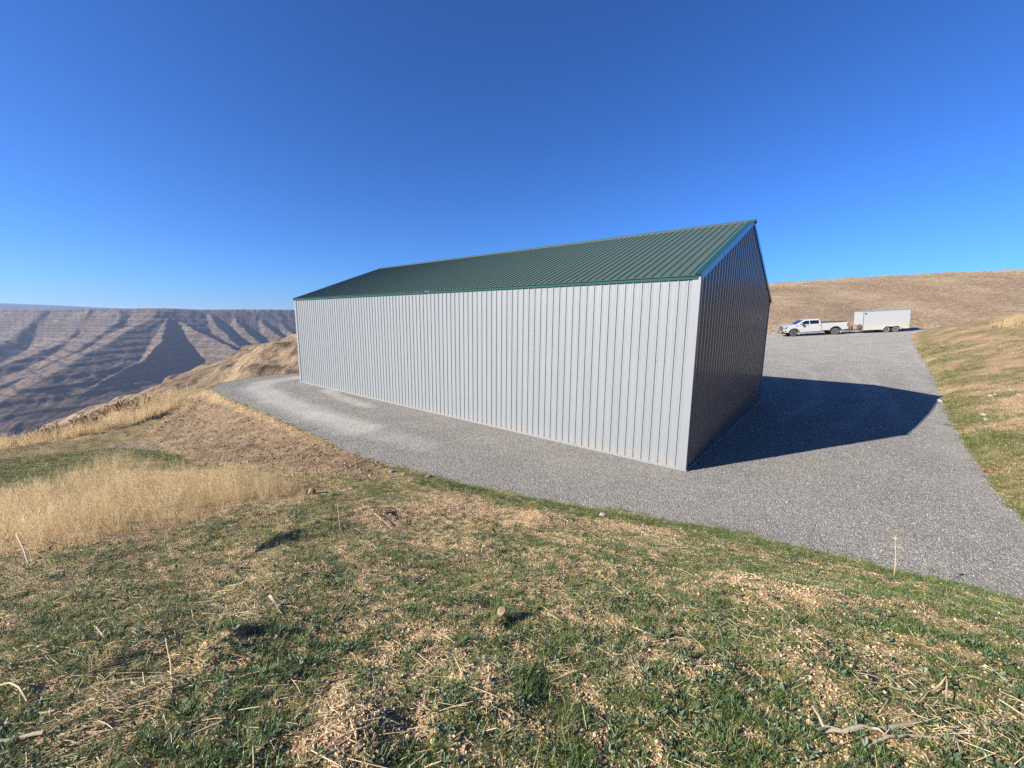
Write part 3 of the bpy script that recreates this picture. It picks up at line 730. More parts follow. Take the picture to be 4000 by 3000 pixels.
for y, s in ((0, -1), (BL, 1)):
    for k, (x0, x1) in enumerate(run_pieces(-.024, BW + .024, 4)):
        p = .002 * (k % 2); q0, q1 = sorted((y + s * (.060 + p), y + s * .0375)); put('base_trim', MB().box(x0, x1, q0, q1, 0, .05).mesh('base_trim', M_TRIM_W))
    # rake trim: a face board and a flange folded over the roof
    for side in (0, 1):
        f = roof_pt if side == 0 else roof_pt2
        ends = run_pieces(-.075, BW / 2 - .002, 3) if side == 0 else run_pieces(XE + .015, BW / 2 + .002, 3)
        for k, (x0, x1) in enumerate(ends):
            p = .003 * (k % 2); ya, yb = y + s * (.062 + p), y + s * .040
            if s > 0: pass
            q = [f(x0, -.125, ya), f(x1, -.125, ya), f(x1, -.125, yb), f(x0, -.125, yb), f(x0, .030 + p, ya), f(x1, .030 + p, ya), f(x1, .030 + p, yb), f(x0, .030 + p, yb)]
            mb = MB().hexa(q); yi = y - s * .11
            mb.hexa([f(x0, .0195, yb), f(x1, .0195, yb), f(x1, .0195, yi), f(x0, .0195, yi), f(x0, .0285 + p, yb), f(x1, .0285 + p, yb), f(x1, .0225 + p, yi), f(x0, .0225 + p, yi)])
            put('rake_trim', mb.mesh('rake_trim', M_TRIM_G))
# soffit box under the far eave
put('soffit', MB().prism([(BW + .026, roof_z(0) - .10), (BW + OV, EAVE - .22 - OV * SLOPE), (BW + OV, EAVE - OV * SLOPE - .03), (BW + .026, EAVE - .03)], -.028, BL + .028, 1).mesh('soffit', M_DARK))
# screws beside every rib on girts and purlins
mb = MB()
hexp = [(math.cos(k * math.pi / 3), math.sin(k * math.pi / 3)) for k in range(6)]
for zrow in (.14, .80, 1.46, 2.12, 2.78, 3.44, 4.10, 4.66):
    for k in range(95):
        y = Y0 + .1143 + k * PITCH - .038; rr_ = .007; dz = random.uniform(-.006, .006)
        v = [(xx, y + rr_ * a, zrow + dz + rr_ * b) for xx in (-.002, -.008) for a, b in hexp]
        mb.add(v, [(6, 7, 8, 9, 10, 11)] + [(i, (i + 1) % 6, 6 + (i + 1) % 6, 6 + i) for i in range(6)])
for xr in (.15, 1.1, 2.1, 3.1, 4.1, 5.1, 5.6):
    for k in range(95):
        y = Y0 + .1143 + k * PITCH + .036; rr_ = .0085; x = xr + random.uniform(-.01, .01)
        v = [roof_pt(x + rr_ * a, up, y + rr_ * b) for up in (.001, .007) for a, b in hexp]
        mb.add(v, [(6, 7, 8, 9, 10, 11)] + [(i, (i + 1) % 6, 6 + (i + 1) % 6, 6 + i) for i in range(6)])
tag(put('screws', mb.mesh('screws', M_SCREW)), kind='stuff')
# ---------------------------------------------------------------- pickup and cargo trailer
def paint_dirty(name, col, dirt, z0, z1, amt=.8):
    m = N(name); P = m.objco(); sx = m.n('ShaderNodeSeparateXYZ'); m.l(P, sx.inputs[0])
    n1 = m.noise(3.5, 6, .65, P)
    hgt = m.n('ShaderNodeMapRange'); hgt.inputs['From Min'].default_value = z1; hgt.inputs['From Max'].default_value = z0; m.l(sx.outputs[2], hgt.inputs['Value'])
    k = m.math('MULTIPLY', m.math('MULTIPLY', hgt.outputs[0], n1.outputs['Fac']), amt * 1.6); 
    c = m.mix(tuple(col), tuple(dirt), k); m.l(c, m.b.inputs['Base Color'])
    m.l(m.math('ADD', m.math('MULTIPLY', k, .5), .28), m.b.inputs['Roughness']); m.b.inputs['Coat Weight'].default_value = .35; m.b.inputs['Coat Roughness'].default_value = .08
    return m.m
M_WHITE = paint_dirty('white_truck_paint', (.36, .36, .355), (.40, .34, .26), .35, .95, .7)
M_TWHITE = paint_dirty('white_trailer_skin', (.34, .34, .336), (.46, .385, .265), .30, 1.15, .75)
M_BLACKP = plain('black_plastic', (.022, .022, .024), .55, var=.25)
M_TYRE = plain('dusty_rubber', (.060, .056, .050), .9, var=.35, scale=14)
M_GLASS = plain('dark_tinted_glass', (.006, .007, .009), .06, var=.0, coat=.6, spec=.7)
M_CHROME = plain('chrome', (.62, .63, .65), .14, 1.0, var=.05)
M_RIM = plain('dark_alloy', (.10, .10, .105), .30, .8)
M_SPOKE = plain('machined_alloy', (.42, .42, .43), .28, .9)
M_LAMP = plain('headlamp_lens', (.55, .60, .68), .08, .0, var=.05, coat=1.0)
M_RED = plain('red_lens', (.22, .012, .014), .15, var=.1, coat=.8)
M_AMBER = plain('amber_lens', (.55, .20, .02), .2, coat=.5)
M_ALU = plain('aluminium_trim', (.50, .505, .51), .38, .85, var=.08)
M_PLATE = plain('diamond_plate', (.36, .35, .33), .42, .7, var=.18, scale=25, bump=.4)
M_DUSTWHEEL = plain('dusty_steel_wheel', (.42, .37, .28), .7, .0, var=.25, scale=20)
M_RUST = plain('weathered_tongue_steel', (.12, .085, .06), .7, .2, var=.4)
M_TAN = plain('tan_plastic', (.28, .20, .13), .7, var=.2)
M_MIRROR = plain('mirror_cap', (.45, .46, .48), .12, .9)

U = Vector((-.954, .30, 0)).normalized()
def stand_on(root, cx, cy, xa, xb, half):
    """seat a vehicle on the sloping yard: contact points fore and aft, left and right"""
    left = Vector((-U.y, U.x, 0))
    def gz(dx, dy):
        q = Vector((cx, cy, 0)) + U * dx + left * dy
        return float(z_yard(np.array([q.x]), np.array([q.y]))[0])
    zf = (gz(xa, half) + gz(xa, -half)) / 2; zr_ = (gz(xb, half) + gz(xb, -half)) / 2
    zl = (gz(xa, half) + gz(xb, half)) / 2; zrr = (gz(xa, -half) + gz(xb, -half)) / 2
    ax = (U * (xa - xb) + Vector((0, 0, zf - zr_))).normalized(); ay = (left * (2 * half) + Vector((0, 0, zl - zrr))).normalized()
    az_ = ax.cross(ay).normalized(); ay = az_.cross(ax)
    t = xa / (xa - xb); z0 = zf + (zr_ - zf) * t
    M = Matrix((ax, ay, az_)).transposed().to_4x4(); M.translation = (cx, cy, z0 + .004)
    root.matrix_world = M

def arc(cx, cz, r, a0, a1, n=10):
    return [(cx + r * math.cos(math.radians(a0 + (a1 - a0) * i / n)), cz + r * math.sin(math.radians(a0 + (a1 - a0) * i / n))) for i in range(n + 1)]

def wheel_parts(parent, loc, rad, wid, rim_mat, spoke_mat, nsp, side, steer=0.0):
    w0 = wid / 2
    ty = MB().lathe([(rad * .62, -w0 * .9), (rad * .80, -w0), (rad * .95, -w0 * .93), (rad, -w0 * .70), (rad, w0 * .70), (rad * .95, w0 * .93), (rad * .80, w0), (rad * .62, w0 * .9)], 28)
    tyre = ty.build('wheel', M_TYRE, parent, smooth=True); tyre.location = loc; tyre.rotation_euler = (0, 0, steer)
    mb = MB().lathe([(rad * .615, -w0 * .6), (rad * .64, side * w0 * .86) if side > 0 else (rad * .64, w0 * .6), (rad * .60, side * w0 * .90) if side > 0 else (rad * .6, w0 * .62)], 24)
    mb2 = MB().lathe([(rad * .60, side * w0 * .35), (rad * .12, side * w0 * .50)], 24)
    r = mb2.build('rim', rim_mat, tyre, smooth=True)
    ring = MB().lathe([(rad * .655, side * w0 * .80), (rad * .655, side * w0 * .93), (rad * .59, side * w0 * .90), (rad * .59, side * w0 * .42)], 28); ring.build('rim_lip', spoke_mat, tyre, smooth=True)
    sp = MB()
    for k in range(nsp):
        a = 2 * math.pi * k / nsp
        c, s = math.cos(a), math.sin(a)
        for off in ((-.16, .16),):
            p = []
            for rr_, hw in ((.10, .055), (.60, .040)):
                for sg in (-1, 1):
                    x = rad * rr_ * c - sg * rad * hw * s; z = rad * rr_ * s + sg * rad * hw * c; p.append((x, z))
            y0, y1 = side * w0 * .50, side * w0 * .82
            ya = [side * w0 * .45] * 4; yb = [side * w0 * .72, side * w0 * .72, side * w0 * .86, side * w0 * .86]
            order = [0, 1, 3, 2]
            sp.hexa([(p[i][0], ya[i], p[i][1]) for i in order] + [(p[i][0], yb[i], p[i][1]) for i in order])
    sp.lathe([(rad * .16, side * w0 * .45), (rad * .16, side * w0 * .80), (rad * .08, side * w0 * .84)], 14)
    sp.build('spokes', spoke_mat, tyre)
    return tyre

R_ = Vector((38.65, 46.7, 0)); LEFT = Vector((-U.y, U.x, 0))
TC = R_ + U * 3.2 - LEFT * 1.015
truck = empty('pickup_truck'); tag(truck, 'white crew cab pickup truck hitched to the trailer, facing left', 'pickup truck')
FX, RX, AR = 2.13, -1.99, .50
cabp = [(3.08, .50), (3.17, .62), (3.19, .98), (3.16, 1.16), (3.05, 1.255), (2.75, 1.305), (2.1, 1.375), (1.5, 1.385), (-.66, 1.395), (-.66, .50), (1.55, .47)] + arc(FX, .40, AR, 172, 8)
MB().prism(cabp, -1.0, 1.0, 1).build('body', M_WHITE, truck, bevel=.035)
bedp = [(-.685, .52), (-.685, 1.425), (-3.16, 1.425), (-3.20, 1.30), (-3.20, .66), (-3.10, .58)] + arc(RX, .42, AR + .02, -10, 190, 10)
bedp = [(-.685, 1.425), (-.685, .54), (RX + AR + .02, .54)] + arc(RX, .42, AR + .02, 12, 168, 10) + [(RX - AR - .02, .56), (-3.14, .60), (-3.20, .72), (-3.20, 1.30), (-3.17, 1.425)]
for s in (1, -1):
    a, b = sorted((s * 1.0, s * .84)); MB().prism(bedp, a, b, 1).build('bed_side', M_WHITE, truck, bevel=.03)
MB().box(-3.19, -3.12, -.84, .84, .72, 1.42).build('tailgate', M_WHITE, truck, bevel=.02)
MB().box(-3.12, -.69, -.84, .84, .60, .72).build('bed_floor', M_BLACKP, truck)
MB().box(-3.17, -.69, -.97, .97, 1.426, 1.455).build('bed_cover', M_BLACKP, truck, bevel=.008)
# greenhouse
HB, HT, WB_, WT_ = 1.39, 1.93, .955, .745
def side_y(z): return WB_ + (WT_ - WB_) * (z - HB) / (HT - HB)
cab = MB(); prof_c = [(2.02, HB - .02), (1.10, 1.865), (.85, HT - .008), (-.2, HT), (-.44, 1.895), (-.60, HB - .02)]
v = [(x, side_y(z) * s, z) for s in (-1, 1) for x, z in prof_c]; n = len(prof_c)
cab.add(v, [tuple(range(n))[::-1], tuple(range(n, 2 * n))] + [(i, (i + 1) % n, n + (i + 1) % n, n + i) for i in range(n)])
cab.build('cab', M_WHITE, truck, bevel=.03)
def side_glass(pts, s, t=.012):
    mb = MB(); n = len(pts)
    v = [(x, s * (side_y(z) - .01), z) for x, z in pts] + [(x, s * (side_y(z) + t), z) for x, z in pts]
    mb.add(v, [tuple(range(n))[::-1], tuple(range(n, 2 * n))] + [(i, (i + 1) % n, n + (i + 1) % n, n + i) for i in range(n)])
    return mb.build('window', M_GLASS, truck)
for s in (1, -1):
    side_glass([(1.56, 1.405), (.60, 1.405), (.60, 1.795), (.98, 1.785), (1.30, 1.615)], s); side_glass([(.53, 1.405), (-.38, 1.405), (-.36, 1.76), (-.26, 1.795), (.53, 1.795)], s)
def slab(p0, p1, y0, y1, th, name, mat, off=.008):
    (xa, za), (xb, zb) = p0, p1; L_ = math.hypot(xb - xa, zb - za); nx, nz = (zb - za) / L_, -(xb - xa) / L_
    mb = MB(); q = []
    for o in (-.02, off):
        for (x, z, yy) in ((xa, za, y0), (xa, za, -y0), (xb, zb, -y1), (xb, zb, y1)): q.append((x + nx * o * (1 if nx > 0 else -1) * 1, yy, z + abs(nz) * o))
    return mb.hexa(q).build(name, mat, truck)
slab((1.93, 1.43), (1.16, 1.835), .85, .72, .01, 'windscreen', M_GLASS, .012)
MB().hexa([(-.575, -.72, 1.45), (-.60, -.72, 1.45), (-.60, .72, 1.45), (-.575, .72, 1.45), (-.46, -.64, 1.83), (-.49, -.64, 1.83), (-.49, .64, 1.83), (-.46, .64, 1.83)]).build('rear_window', M_GLASS, truck)
# front end
MB().box(3.165, 3.215, -.62, .62, .74, 1.20).build('grille', M_BLACKP, truck, bevel=.02)
g = bpy.data.objects['grille']
for z in (.80, .91, 1.02, 1.13): MB().box(3.20, 3.232, -.58, .58, z - .020, z + .020).build('grille_bar', M_CHROME, g)
MB().box(3.228, 3.245, -.20, .20, .985, 1.075).build('grille_badge', M_CHROME, g, bevel=.008)
MB().box(3.15, 3.225, -.68, .68, 1.195, 1.245).build('grille_surround', M_CHROME, g, bevel=.01)
for s in (1, -1):
    a, b = sorted((s * .64, s * 1.006)); h = MB().hexa([(2.88, a, .93), (3.20, a, .93), (3.20, b, .93), (2.88, b, .93), (2.78, a, 1.19), (3.17, a, 1.19), (3.17, b, 1.19), (2.78, b, 1.19)]).build('headlight', M_BLACKP, truck, bevel=.015)
    a2, b2 = sorted((s * .70, s * 1.012)); MB().box(2.93, 3.207, a2, b2, 1.03, 1.15).build('lens', M_LAMP, h, bevel=.02)
    a3, b3 = sorted((s * .94, s * 1.014)); MB().box(2.9, 3.10, a3, b3, .60, .78).build('fog_lamp_recess', M_BLACKP, truck, bevel=.02)
MB().box(3.02, 3.27, -.98, .98, .56, .74).build('front_bumper', M_CHROME, truck, bevel=.04)
MB().box(2.95, 3.25, -.95, .95, .36, .56).build('air_dam', M_BLACKP, truck, bevel=.03)
MB().box(3.255, 3.285, -.26, .26, .50, .61).build('number_plate', M_TWHITE, truck)
MB().box(-3.36, -3.19, -.95, .95, .56, .76).build('rear_bumper', M_CHROME, truck, bevel=.03)
for s in (1, -1):
    a, b = sorted((s * .80, s * 1.008)); MB().box(-3.212, -3.08, a, b, .92, 1.33).build('tail_light', M_RED, truck, bevel=.012)
    # flares, flaps, boards, doors
    for nm, cx, r0 in (('wheel_flare', FX, AR), ('wheel_flare', RX, AR + .02)):
        o_ = arc(cx, .41, r0 + .075, 4, 176, 14); i_ = arc(cx, .41, r0 - .015, 176, 4, 14); a, b = sorted((s * .93, s * 1.035))
        MB().prism(o_ + i_, a, b, 1).build(nm, M_BLACKP, truck)
        a, b = sorted((s * .70, s * 1.01)); MB().box(cx - r0 - .03, cx - r0 - .005, a, b, .22, .60).build('mud_flap', M_WHITE, truck)
    a, b = sorted((s * .90, s * 1.06)); MB().box(-.62, 1.50, a, b, .36, .415).build('running_board', M_ALU, truck, bevel=.012)
    for x0, x1 in ((.60, 1.56), (-.60, .57)):
        a, b = sorted((s * .97, s * 1.006)); d = MB().box(x0, x1, a, b, .52, 1.375).build('door', M_WHITE, truck, bevel=.012)
        hx = x0 + .06; a, b = sorted((s * 1.0, s * 1.035)); MB().box(hx, hx + .22, a, b, 1.19, 1.235).build('handle', M_CHROME, d, bevel=.008)
        a, b = sorted((s * 1.0, s * 1.016)); MB().box(x0 + .04, x1 - .04, a, b, .76, .80).build('side_moulding', M_WHITE, d, bevel=.005)
    mm = MB().tube([(1.30, s * .93, 1.42), (1.36, s * 1.12, 1.40)], .03, 6).build('mirror', M_BLACKP, truck)
    a, b = sorted((s * 1.08, s * 1.32)); MB().box(1.30, 1.44, a, b, 1.26, 1.58).build('mirror_cap', M_MIRROR, mm, bevel=.04); MB().box(1.292, 1.308, a + .02, b - .02, 1.29, 1.55).build('mirror_glass', M_GLASS, mm)
    a, b = sorted((s * 1.0, s * 1.012)); MB().box(1.62, 1.98, a, b, 1.20, 1.245).build('fender_vent', M_BLACKP, truck, bevel=.004)
    a, b = sorted((s * .93, s * 1.01)); MB().box(-1.35, -.76, a, b, .50, .62).build('bed_step', M_BLACKP, truck, bevel=.015)
for (x, st) in ((FX, math.radians(16)), (RX, 0)):
    for s in (1, -1): wheel_parts(truck, (x, s * .86, .395), .395, .26, M_RIM, M_SPOKE, 7, s, st)
MB().box(-2.9, 2.7, -.45, .45, .42, .56).build('chassis', M_BLACKP, truck)
for x in (FX, RX): MB().tube([(x, -.8, .40), (x, .8, .40)], .07, 8).build('axle', M_BLACKP, truck)
stand_on(truck, TC.x, TC.y, FX, RX, .86)

# trailer ------------------------------------------------------------------
NC = R_ - U * 1.36; TRC = NC - LEFT * 1.065      # centre of its front wall
trailer = empty('cargo_trailer'); tag(trailer, 'white enclosed tandem axle cargo trailer behind the pickup', 'trailer')
TL, TW, TZ0, TZ1 = 4.27, 2.13, .36, 2.42
hw = TW / 2
ar = arc(-2.62 + .41, .31, .37, 0, 180, 8)
prof = [(-.0, TZ0), (-.0, TZ1), (-TL, TZ1), (-TL, TZ0), (-3.42, TZ0)] + arc(-3.03, .31, .38, 170, 60, 6) + arc(-2.21, .31, .38, 120, 10, 6) + [(-1.82, TZ0)]
for s in (1, -1):
    a, b = sorted((s * hw, s * (hw - .04))); MB().prism(prof, a, b, 1).build('side_wall', M_TWHITE, trailer)
    # edge mouldings
    a, b = sorted((s * (hw + .012), s * (hw - .06))); MB().box(-TL - .012, .012, a, b, TZ1 - .02, TZ1 + .055).build('top_rail', M_ALU, trailer, bevel=.008)
    MB().box(-.045, .014, a, b, TZ0 - .01, TZ1 - .022).build('corner_post', M_ALU, trailer, bevel=.008)
    MB().box(-TL - .014, -TL + .05, a, b, TZ0 - .01, TZ1 - .022).build('corner_post', M_ALU, trailer, bevel=.008)
    o_ = arc(-3.03, .31, .45, 178, 62, 7) + arc(-2.21, .31, .45, 118, 2, 7); i_ = arc(-2.21, .31, .385, 2, 118, 7) + arc(-3.03, .31, .385, 62, 178, 7)
    a, b = sorted((s * (hw - .02), s * (hw + .14))); MB().prism(o_ + i_, a, b, 1).build('fender', M_TWHITE, trailer)
    a, b = sorted((s * hw, s * (hw + .10))); MB().box(-3.62, -3.46, a, b, .36, .44).build('fender_step', M_ALU, trailer)
    a, b = sorted((s * hw, s * (hw + .02)))
    v_ = [(-.14, TZ1 - .30), (-.14, TZ1 - .12), (-.24, TZ1 - .12), (-.30, TZ1 - .17), (-.30, TZ1 - .25), (-.24, TZ1 - .30)]
    MB().prism(v_, a, b, 1).build('vent', M_BLACKP, trailer)
    MB().box(-.12, -.06, a, b, .68, .73).build('marker_light', M_AMBER, trailer); MB().box(-TL + .10, -TL + .17, a, b, .66, .72).build('marker_light', M_RED, trailer)
    for x in (-2.21, -3.03): wheel_parts(trailer, (x, s * (hw - .04), .315), .315, .20, M_DUSTWHEEL, M_DUSTWHEEL, 8, s)
MB().box(-.03, .003, -hw + .04, hw - .04, .92, TZ1 - .005).build('front_wall', M_TWHITE, trailer)
MB().box(-.03, .012, -hw + .04, hw - .04, TZ0, .919).build('stone_guard', M_PLATE, trailer)
MB().box(-.05, .014, -hw + .06, hw - .06, TZ1 + .0, TZ1 + .05).build('front_rail', M_ALU, trailer)
MB().box(-TL + .012, -.012, -hw + .07, hw - .07, TZ1 - .02, TZ1 + .03).build('roof', M_TWHITE, trailer)
MB().box(-TL - .004, -TL + .03, -hw + .06, hw - .06, TZ0, TZ1 - .02).build('rear_ramp', M_TWHITE, trailer)
MB().box(-TL + .03, -.03, -hw + .05, hw - .05, TZ0, TZ0 + .07).build('floor', M_BLACKP, trailer)
fr = MB()
for s in (1, -1): fr.box(-TL + .1, -.03, s * .55 - .04, s * .55 + .04, TZ0 - .10, TZ0 - .003)
fr.build('chassis', M_RUST, trailer)
for x in (-2.21, -3.03): MB().tube([(x, -hw + .1, .315), (x, hw - .1, .315)], .04, 8).build('axle', M_RUST, trailer)
tg = MB()
for s in (1, -1): tg.tube([(.0, s * .55, .37), (1.15, s * .05, .42)], .045, 6)
tongue = tg.build('tongue', M_RUST, trailer)
MB().box(1.05, 1.42, -.06, .06, .38, .50).build('coupler', M_RUST, tongue, bevel=.015)
MB().tube([(.80, .0, .08), (.80, .0, .92)], .032, 8).build('jack', M_BLACKP, tongue); MB().tube([(.80, .0, .90), (.92, .0, .98)], .015, 6).build('crank', M_BLACKP, tongue)
MB().box(.28, .72, .10, .52, .44, .84).build('tongue_box', M_TAN, trailer, bevel=.03)
for s in (1, -1): MB().tube([(.95, s * .12, .38), (1.15, s * .16, .20), (1.38, s * .16, .17), (1.60, s * .14, .36)], .012, 5).build('safety_chain', M_RUST, tongue)
MB().lathe([(.12, -.08), (.27, -.09), (.30, -.05), (.30, .05), (.27, .09), (.12, .08)], 20, 'x', (.12, .62, .74)).build('spare_wheel', M_TYRE, trailer, smooth=True)
stand_on(trailer, TRC.x, TRC.y, -2.21, -3.03, hw)
# ---------------------------------------------------------------- single things lying about
def ground_z(x, y):
    return float(full_land(np.array([x], float), np.array([y], float))[0][0])
M_BLEACH = plain('bleached_stalk', (.32, .26, .175), .8, var=.22, scale=30, bump=.3)
M_STRAWM = plain('straw_stalk', (.42, .32, .17), .75, var=.2, scale=30)
M_WOOD = plain('weathered_wood', (.20, .15, .10), .85, var=.35, scale=40, bump=.5)
M_ROCKP = plain('pale_rock', (.30, .25, .185), .9, var=.2, scale=22, bump=.4)
M_ROCKG = plain('grey_rock', (.24, .23, .22), .9, var=.25, scale=22, bump=.4)
M_ROCKD = plain('dark_rock', (.07, .06, .055), .9, var=.3, scale=22, bump=.4)
M_CLODM = plain('soil_clod', (.24, .165, .10), .95, var=.25, scale=30, bump=.5)

def stick(name, pix, rad_, mat, label, cat, group=None, lift=.008, knobs=False, branches=()):
    """a stalk lying on the bank through the given picture points"""
    W = []; rad = rad_ * .68
    for p in pix:
        q = at(*p[:2]); up = p[2] if len(p) > 2 else 0
        W.append(Vector((q[0], q[1], ground_z(q[0], q[1]) + lift + rad * .8 + up)))
    o0 = W[0].copy(); P = []
    for a, b in zip(W[:-1], W[1:]):
        n = max(2, int((b - a).length / .05))
        for k in range(n):
            t = k / n; p = a.lerp(b, t); g = ground_z(p.x, p.y) + rad * .5
            p.z = max(p.z, g); P.append(p)
    P.append(W[-1])
    rng = random.Random(hash(name + str(pix[0])) & 0xffff)
    P = [p - o0 + Vector((rng.uniform(-1, 1), rng.uniform(-1, 1), rng.uniform(0, 1))) * rad * .35 for p in P]
    n = len(P); rr_ = [rad * (1.0 - .35 * i / n) * rng.uniform(.86, 1.14) for i in range(n)]
    if knobs: rr_[0] = rad * 1.5; rr_[-1] = rad * 1.2
    mb = MB().tube(P, rr_, 7)
    for i, dx, dy, dz, l in branches:
        b = P[int(i * (n - 1))]; mb.tube([b, b + Vector((dx, dy, dz)) * l * .5 + Vector((0, 0, .01)), b + Vector((dx, dy, dz)) * l], [rad * .7, rad * .5, rad * .25], 6)
    o = mb.build(name, mat, None, smooth=True); o.location = o0; tag(o, label, cat, group); return o

stick('dry_stalk', [(1779, 1588), (1815, 1593), (1855, 1589), (1905, 1594), (1960, 1585), (2012, 1566)], .016, M_BLEACH, 'thick bleached stalk with a forked end, lying at the lower right on the grass', 'stalk', knobs=True, branches=[(.03, -.3, .5, .7, .09), (.05, -.8, -.3, .1, .10), (.5, .3, -.6, .2, .06)])
stick('dry_stalk', [(1866, 1622), (1915, 1612), (1960, 1610), (2045, 1618)], .009, M_BLEACH, 'thin pale stalk below the thick forked bleached stalk', 'stalk')
stick('dry_stalk', [(2026, 1578), (2080, 1598), (2140, 1622), (2214, 1646)], .011, M_BLEACH, 'long pale stalk running out of the lower right corner', 'stalk')
stick('dry_stalk', [(1986, 1510), (2015, 1497, .02), (2041, 1486, .05), (2043, 1519)], .009, M_STRAWM, 'bent straw coloured stalk with a sharp elbow, above the forked stalk', 'stalk')
stick('dry_stalk', [(1874, 1515), (1912, 1501, .02), (1965, 1507)], .005, M_STRAWM, 'thin curved straw left of the elbow bent stalk', 'straw')
stick('wood_stick', [(719, 1346), (737, 1322), (757, 1294, .03)], .013, M_WOOD, 'short dark weathered stick standing out of the grass left of centre', 'stick')
stick('dry_stalk', [(0, 1609), (40, 1603), (97, 1594)], .017, M_BLEACH, 'thick pale stalk at the lower left edge', 'stalk')
stick('dry_stalk', [(104, 1603), (190, 1586), (283, 1563)], .006, M_STRAWM, 'long straight yellow straw beside the thick pale stalk at lower left', 'straw')
stick('dry_stalk', [(585, 1299, .03), (608, 1334)], .017, M_BLEACH, 'short stout pale stalk piece on the heap of straw', 'stalk')
stick('dry_stalk', [(296, 1396), (340, 1390), (400, 1366), (481, 1341)], .007, M_WOOD, 'long thin brown stem leading to the straw heap', 'stem')
stick('dry_stalk', [(218, 1446), (262, 1432), (312, 1417)], .007, M_WOOD, 'thin grey brown stem left of the soil mound', 'stem')
stick('dry_stalk', [(209, 1368, .02), (228, 1390)], .009, M_BLEACH, 'short pale straw piece tilted, upper one on the left slope', 'straw')
stick('dry_stalk', [(283, 1475, .01), (316, 1497)], .008, M_BLEACH, 'short pale straw piece in the trampled patch at lower left', 'straw')
stick('dry_stalk', [(83, 1543), (118, 1540)], .009, M_BLEACH, 'short stubby pale straw lying level near the left edge', 'straw')
stick('dry_stalk', [(374, 1510), (371, 1450, .05), (362, 1408, .10)], .006, M_STRAWM, 'upright jointed straw stalk in the trampled patch', 'stalk')
stick('dry_stalk', [(-2, 1486), (25, 1491, .03), (45, 1505, .02), (60, 1522)], .007, M_STRAWM, 'arched straw stalk at the left edge', 'stalk')
stick('dry_stalk', [(42, 1186, .18), (55, 1205, .08), (62, 1222)], .012, M_BLEACH, 'pale forked stalk leaning against the tall dry grass at left', 'stalk', branches=[(.4, .6, .1, -.3, .12)])
stick('dry_stalk', [(774, 1128), (810, 1127, .03), (847, 1144)], .007, M_STRAWM, 'arched straw stalk over the dark scraped soil', 'stalk')
stick('dry_stalk', [(735, 1150), (731, 1122, .16)], .006, M_STRAWM, 'single upright straw stub left of the dark scraped soil', 'stalk')
stick('dry_stalk', [(1714, 1268), (1708, 1240, .10)], .006, M_STRAWM, 'single upright straw stub beside the large soil mound', 'stalk')
stick('dry_stalk', [(1822, 1222), (1838, 1240), (1852, 1272)], .006, M_STRAWM, 'straw stalk leaning down the bank below the gravel edge', 'straw')

# the dead thistle at the gravel edge
b = at(1931, 1249); gz = ground_z(b[0], b[1])
th = empty('dead_thistle', (b[0], b[1], gz)); tag(th, 'tall dead thistle stem with a seed head standing at the gravel edge', 'plant')
hgt = .52
MB().tube([(0, 0, -.03), (-.012, 0, .18), (-.03, .01, .38), (-.05, .012, hgt)], [.0055, .005, .0045, .0035], 6).build('stem', M_STRAWM, th, smooth=True)
hd = MB().lathe([(.004, -.02), (.013, -.008), (.018, .010), (.012, .024), (.006, .036)], 10, 'z', (-.05, .012, hgt)).build('seed_head', M_BLEACH, th, smooth=True)
mb = MB()
for k in range(16):
    a = k * 2.4; e = random.uniform(-.2, .9); d = Vector((math.cos(a) * math.cos(e), math.sin(a) * math.cos(e), math.sin(e))); p = Vector((-.05, .012, hgt + .008)); mb.tube([p + d * .018, p + d * random.uniform(.034, .048)], [.004, .0008], 4)
mb.build('bract', M_STRAWM, hd)
mb = MB()
for z, a, l in ((.14, .4, .10), (.30, 2.6, .09), (.42, 5.0, .07)):
    p = Vector((-.02, .006, z)); d = Vector((math.cos(a), math.sin(a), .5)); mb.tube([p, p + d * l * .6, p + d * l + Vector((0, 0, -.02))], [.004, .003, .001], 5)
mb.build('side_stem', M_STRAWM, th)

def rock(name, px, py, sx, sy, sz, mat, label, cat='rock', group=None, seed=0, sink=.25):
    if px > 1500: sx, sy, sz = sx * .55, sy * .6, sz * .6
    p = at(px, py); rng = random.Random(seed + int(px)); bm = bmesh.new(); bmesh.ops.create_icosphere(bm, subdivisions=3, radius=1.0)
    offs = [(Vector((rng.gauss(0, 1), rng.gauss(0, 1), rng.gauss(0, 1))).normalized(), rng.uniform(.55, .85)) for _ in range(9)]
    for v in bm.verts:
        for nrm, d in offs:                     # chip flat faces off
            t = v.co.dot(nrm) - d
            if t > 0: v.co -= nrm * t * .9
        v.co *= 1 + rng.uniform(-.03, .03)
        v.co = Vector((v.co.x * sx, v.co.y * sy, v.co.z * sz))
    me = bpy.data.meshes.new(name); bm.to_mesh(me); bm.free(); me.materials.append(mat)
    o = mesh_obj(name, me); o.location = (p[0], p[1], ground_z(p[0], p[1]) + sz * (1 - 2 * sink)); o.rotation_euler = (rng.uniform(-.2, .2), rng.uniform(-.2, .2), rng.uniform(0, 6.28)); tag(o, label, cat, group); return o
rock('rock', 1302, 1116, .075, .06, .05, M_ROCKP, 'pale rounded stone at the edge of the gravel below the barn')
rock('rock', 2031, 868, .30, .17, .13, M_ROCKP, 'pale yellowish stone where the shadow tip meets the bank')
rock('rock', 2122, 897, .30, .13, .09, M_ROCKP, 'white flat stone on the right bank')
rock('rock', 2128, 910, .17, .12, .12, M_ROCKG, 'grey stone just below the white flat stone on the right bank')
rock('rock', 2153, 855, .36, .14, .10, M_ROCKP, 'larger of two pale stones in the green strip on the right bank')
rock('rock', 2139, 856, .20, .12, .09, M_ROCKP, 'smaller of two pale stones in the green strip on the right bank')
